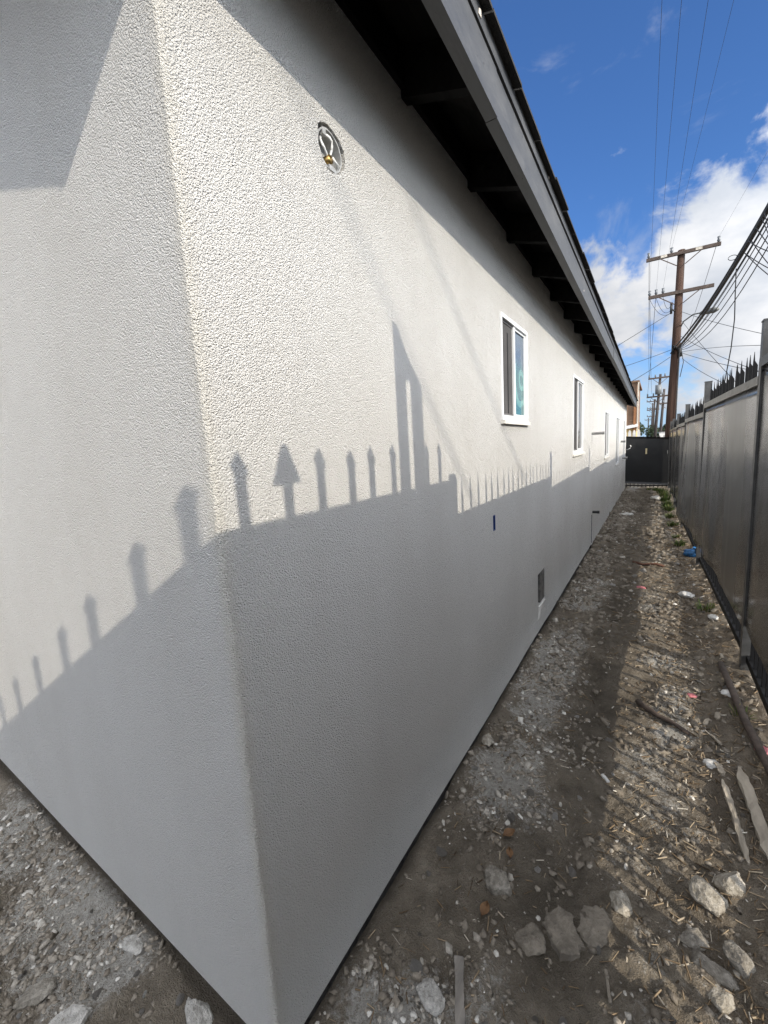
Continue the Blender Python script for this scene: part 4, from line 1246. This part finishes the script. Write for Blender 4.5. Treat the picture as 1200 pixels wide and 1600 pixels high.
def lath(name, lab, cat, a, b, w, h, mat, group=None, wild=.12, bow=0.):
    za, zb = gh(*a) + h * .6, gh(*b) + h * .6
    va, vb = Vector((*a, za)), Vector((*b, zb)); d = (vb - va).normalized(); sd = Vector((-d.y, d.x, 0)).normalized()
    m = MB(); n = 16; ph = random.uniform(0, 6)
    for i in range(n + 1):
        t = i / n; c = va.lerp(vb, t)
        end = min(1, .35 + 5 * min(t, 1 - t)) if wild > .15 else 1
        for e, up in ((-1, -.5), (1, -.5), (1, .5), (0, .62), (-1, .5)):
            ww = w / 2 * end * (1 + wild * .5 * math.sin(t * 7 + e * 2 + ph) + wild * random.uniform(-1.1, 1.1))
            zz_ = up * h + bow * math.sin(math.pi * t) + wild * h * random.uniform(-.8, .8) + e * wild * .1 * w * math.sin(5 * t + ph)
            m.v.append((c.x + sd.x * ww * e + d.x * random.uniform(-.1, .1) * w * wild, c.y + sd.y * ww * e + d.y * random.uniform(-.1, .1) * w * wild, c.z + zz_))
    for i in range(n):
        for q in range(5):
            m.f.append((i * 5 + q, i * 5 + (q + 1) % 5, i * 5 + 5 + (q + 1) % 5, i * 5 + 5 + q))
    m.f.append((4, 3, 2, 1, 0)); m.f.append(tuple(n * 5 + q for q in range(5)))
    return tag(m.build(name, mat), lab, cat, group)


lath('wood_lath', 'grey weathered lath lying on the dirt near the wall corner', 'lath', (.29, .44), (.372, .26), .026, .012, M_GREY_WOOD)
lath('bark_strip', 'long pale strip of bark lying beside the fence', 'bark', (1.10, 1.72), (1.125, 1.22), .036, .014, M_PALE_BOARD, None, .25, .004)
lath('bark_strip', 'second bark strip, thinner and curled, left of the long one', 'bark', (1.03, 1.62), (1.06, 1.20), .02, .010, M_PALE_BOARD, None, .22, .012)
lath('wood_splinter', 'pale splinter standing out at the bottom of the light strip', 'splinter', (.785, .585), (.835, .545), .012, .008, M_PALE_BOARD)
lath('wood_splinter', 'thin pale splinter below the cracked slab', 'splinter', (.665, .64), (.683, .565), .008, .005, M_PALE_BOARD)
lath('wood_splinter', 'small grey splinter in the shade left of the light strip', 'splinter', (.58, 1.43), (.61, 1.40), .014, .008, M_PAPER)
m = MB(); m.tube(on_ground([(1.135, 2.72), (1.15, 2.4), (1.165, 2.1), (1.185, 1.85), (1.215, 1.6), (1.25, 1.35)], .02), .018, 10)
tag(m.build('iron_pipe', M_RUST, None, True), 'long rusty iron pipe lying along the fence foot', 'pipe')
m = MB(); m.tube(on_ground([(.70, 2.13), (.74, 2.06), (.80, 2.015), (.86, 1.985), (.93, 1.93)], .018), lambda t: .016 - .006 * t, 8)
tag(m.build('branch', M_RUST, None, True), 'dark crooked branch lying across the light strip', 'branch')
m = MB(); m.tube(on_ground([(.55, 5.25), (.66, 5.18), (.78, 5.2), (.86, 5.15)], .02), .014, 8)
tag(m.build('branch', M_REDBRANCH, None, True), 'reddish branch lying across the far part of the path', 'branch')


def crumple(name, lab, cat, x, y, s, mat, seed, flat=.35, grp=None, sub=3, rough=.55):
    v, f = ico(sub); r = np.random.default_rng(seed)
    n1_ = vnoise(v[:, 0] * 2.2 + seed, v[:, 1] * 2.2 + v[:, 2], .7, 4, .65, seed % 40) - .5
    v = v * (1 + rough * 2 * n1_)[:, None] * np.array([1, .8, flat]) * s
    o = link(name, np_mesh(name, v, f, mat, False), None, (x, y, gh(x, y) + s * flat * .55)); o.rotation_euler.z = r.uniform(0, 6)
    return tag(o, lab, cat, grp)


o = crumple('plastic_bag', 'crumpled bright blue plastic bag at the foot of the fence', 'plastic bag', 1.165, 5.62, .095, M_BAG, 4, .6)
m = MB(); m.tube([(0, 0, .03), (.004, .004, .06), (.010, 0, .075)], .010, 6, .018); m.build('knot', M_BAG, o)
crumple('plastic_scrap', 'pink plastic scrap lying in the shade near the iron pipe', 'plastic scrap', .965, 2.32, .026, M_PINK, 6, .3)
crumple('plastic_scrap', 'pink scrap at the right edge beside the iron pipe', 'plastic scrap', 1.20, 1.86, .03, M_PINK, 7, .4)
crumple('plastic_scrap', 'reddish plastic shreds on the far sunlit dirt', 'plastic scrap', .66, 4.35, .05, M_PINK, 8, .12)
crumple('paper', 'crumpled white paper beside the fence halfway along', 'paper', 1.03, 4.15, .075, M_PAPER, 9, .35)
crumple('paper', 'small white paper ball lying close to the fence foot', 'paper', 1.17, 3.55, .035, M_PAPER, 10, .6)
crumple('paper', 'flat pale paper scrap under the crossing of pipe and bark', 'paper', 1.13, 2.36, .04, M_PAPER, 12, .25)
crumple('paper', 'pale crumpled scrap at the far end of the path near the gate', 'paper', .78, 11.4, .14, M_PAPER, 14, .35)
crumple('paper', 'pale torn paper left of the second bark strip', 'paper', 1.0, 1.73, .034, M_PAPER, 15, .3)
crumple('paper', 'pale crumple in the shade beside the house wall', 'paper', .30, 8.9, .11, M_PAPER, 16, .3)


def leaf(lab, x, y, s, rot):
    m = MB(); n = 7; z = gh(x, y) + .010
    for i in range(n):
        t0, t1 = i / n, (i + 1) / n
        w0, w1 = math.sin(math.pi * t0) * .32 * s, math.sin(math.pi * t1) * .32 * s
        for e in (-1, 1):
            a = [(t0 * s - s / 2, 0, .01 * math.sin(3 * t0)), (t1 * s - s / 2, 0, .01 * math.sin(3 * t1)), (t1 * s - s / 2, e * w1, .01 + .006 * t1), (t0 * s - s / 2, e * w0, .01 + .006 * t0)]
            m.poly(a if e > 0 else a[::-1])
    o = m.build('dead_leaf', M_LEAF, None, True, (x, y, z)); o.rotation_euler.z = rot
    tag(o, lab, 'leaf')


leaf('rusty orange dead leaf uphill of the lone grey rock', .305, .905, .055, .9)
leaf('orange brown dead leaf beside the lone grey rock', .315, .60, .05, 1.5)
leaf('brown dead leaf tucked between rubble near the wall', .33, .83, .04, 2.0)

for i in range(16):
    x = random.uniform(.98, 1.2); y = 1.1 + 3.6 * random.random() ** 1.3; a = random.uniform(.6, 2.2); L_ = random.uniform(.03, .08)
    lath('bark_chip', 'short pale bark chip among the straw at the fence foot', 'bark', (x, y), (x + L_ * math.cos(a), y + L_ * math.sin(a)), random.uniform(.012, .028), .009, M_PALE_BOARD, 'bark chips at the fence foot', .25, .004)

# weeds along the fence foot
def weed(x, y, n, hgt, spread, lab, grp):
    a = rng.uniform(0, 6.28, n); r0 = rng.random(n) * spread * .5; lean = rng.uniform(.1, .9, n); hh = hgt * rng.uniform(.45, 1.0, n)
    bx = r0 * np.cos(a); by_ = r0 * np.sin(a); a2 = a + rng.normal(0, .7, n); w = rng.uniform(.003, .007, n) * (1 + .1 * y)
    rowsv = []
    for t in (0, .5, 1):
        dx = bx + np.cos(a2) * lean * hh * t ** 1.6; dy = by_ + np.sin(a2) * lean * hh * t ** 1.6; z = hh * (t - .25 * t * t * lean)
        ww = w * (1 - .85 * t); sx, sy = -np.sin(a2) * ww, np.cos(a2) * ww
        rowsv += [np.stack([dx - sx, dy - sy, z], 1), np.stack([dx + sx, dy + sy, z], 1)]
    vv = np.stack(rowsv, 1).reshape(-1, 3); fq = np.array([[0, 1, 3, 2], [2, 3, 5, 4]])
    ff = (fq[None] + (np.arange(n) * 6)[:, None, None]).reshape(-1, 4)
    o = link('weed', np_mesh('weed', vv, ff, M_WEED, False, {'tint': np.repeat(np.clip(rng.normal(.5, .3, n), 0, 1), 6)}), None, (x, y, gh(x, y) - .01))
    tag(o, lab, 'weed', grp)


for (x, y, n, h_, sp) in ((1.06, 6.3, 90, .16, .14), (1.05, 6.9, 70, .13, .14), (1.03, 7.8, 90, .18, .16), (1.01, 8.6, 80, .2, .16), (1.0, 9.5, 120, .3, .18), (.98, 10.2, 130, .34, .18), (.96, 11.0, 130, .36, .2), (.95, 11.8, 120, .34, .2), (.9, 12.7, 140, .34, .22), (.8, 13.3, 90, .22, .2), (.62, 13.6, 60, .16, .16)):
    weed(x, y, n, h_ * .55, sp, 'tuft of green weeds growing along the foot of the far fence', 'weed tufts at the far fence foot')
weed(1.14, 3.75, 40, .09, .12, 'small yellowish weed beside the crumpled white paper', 'weed tufts')
weed(1.17, 2.15, 30, .06, .10, 'tiny weed next to the rusty iron pipe', 'weed tufts')
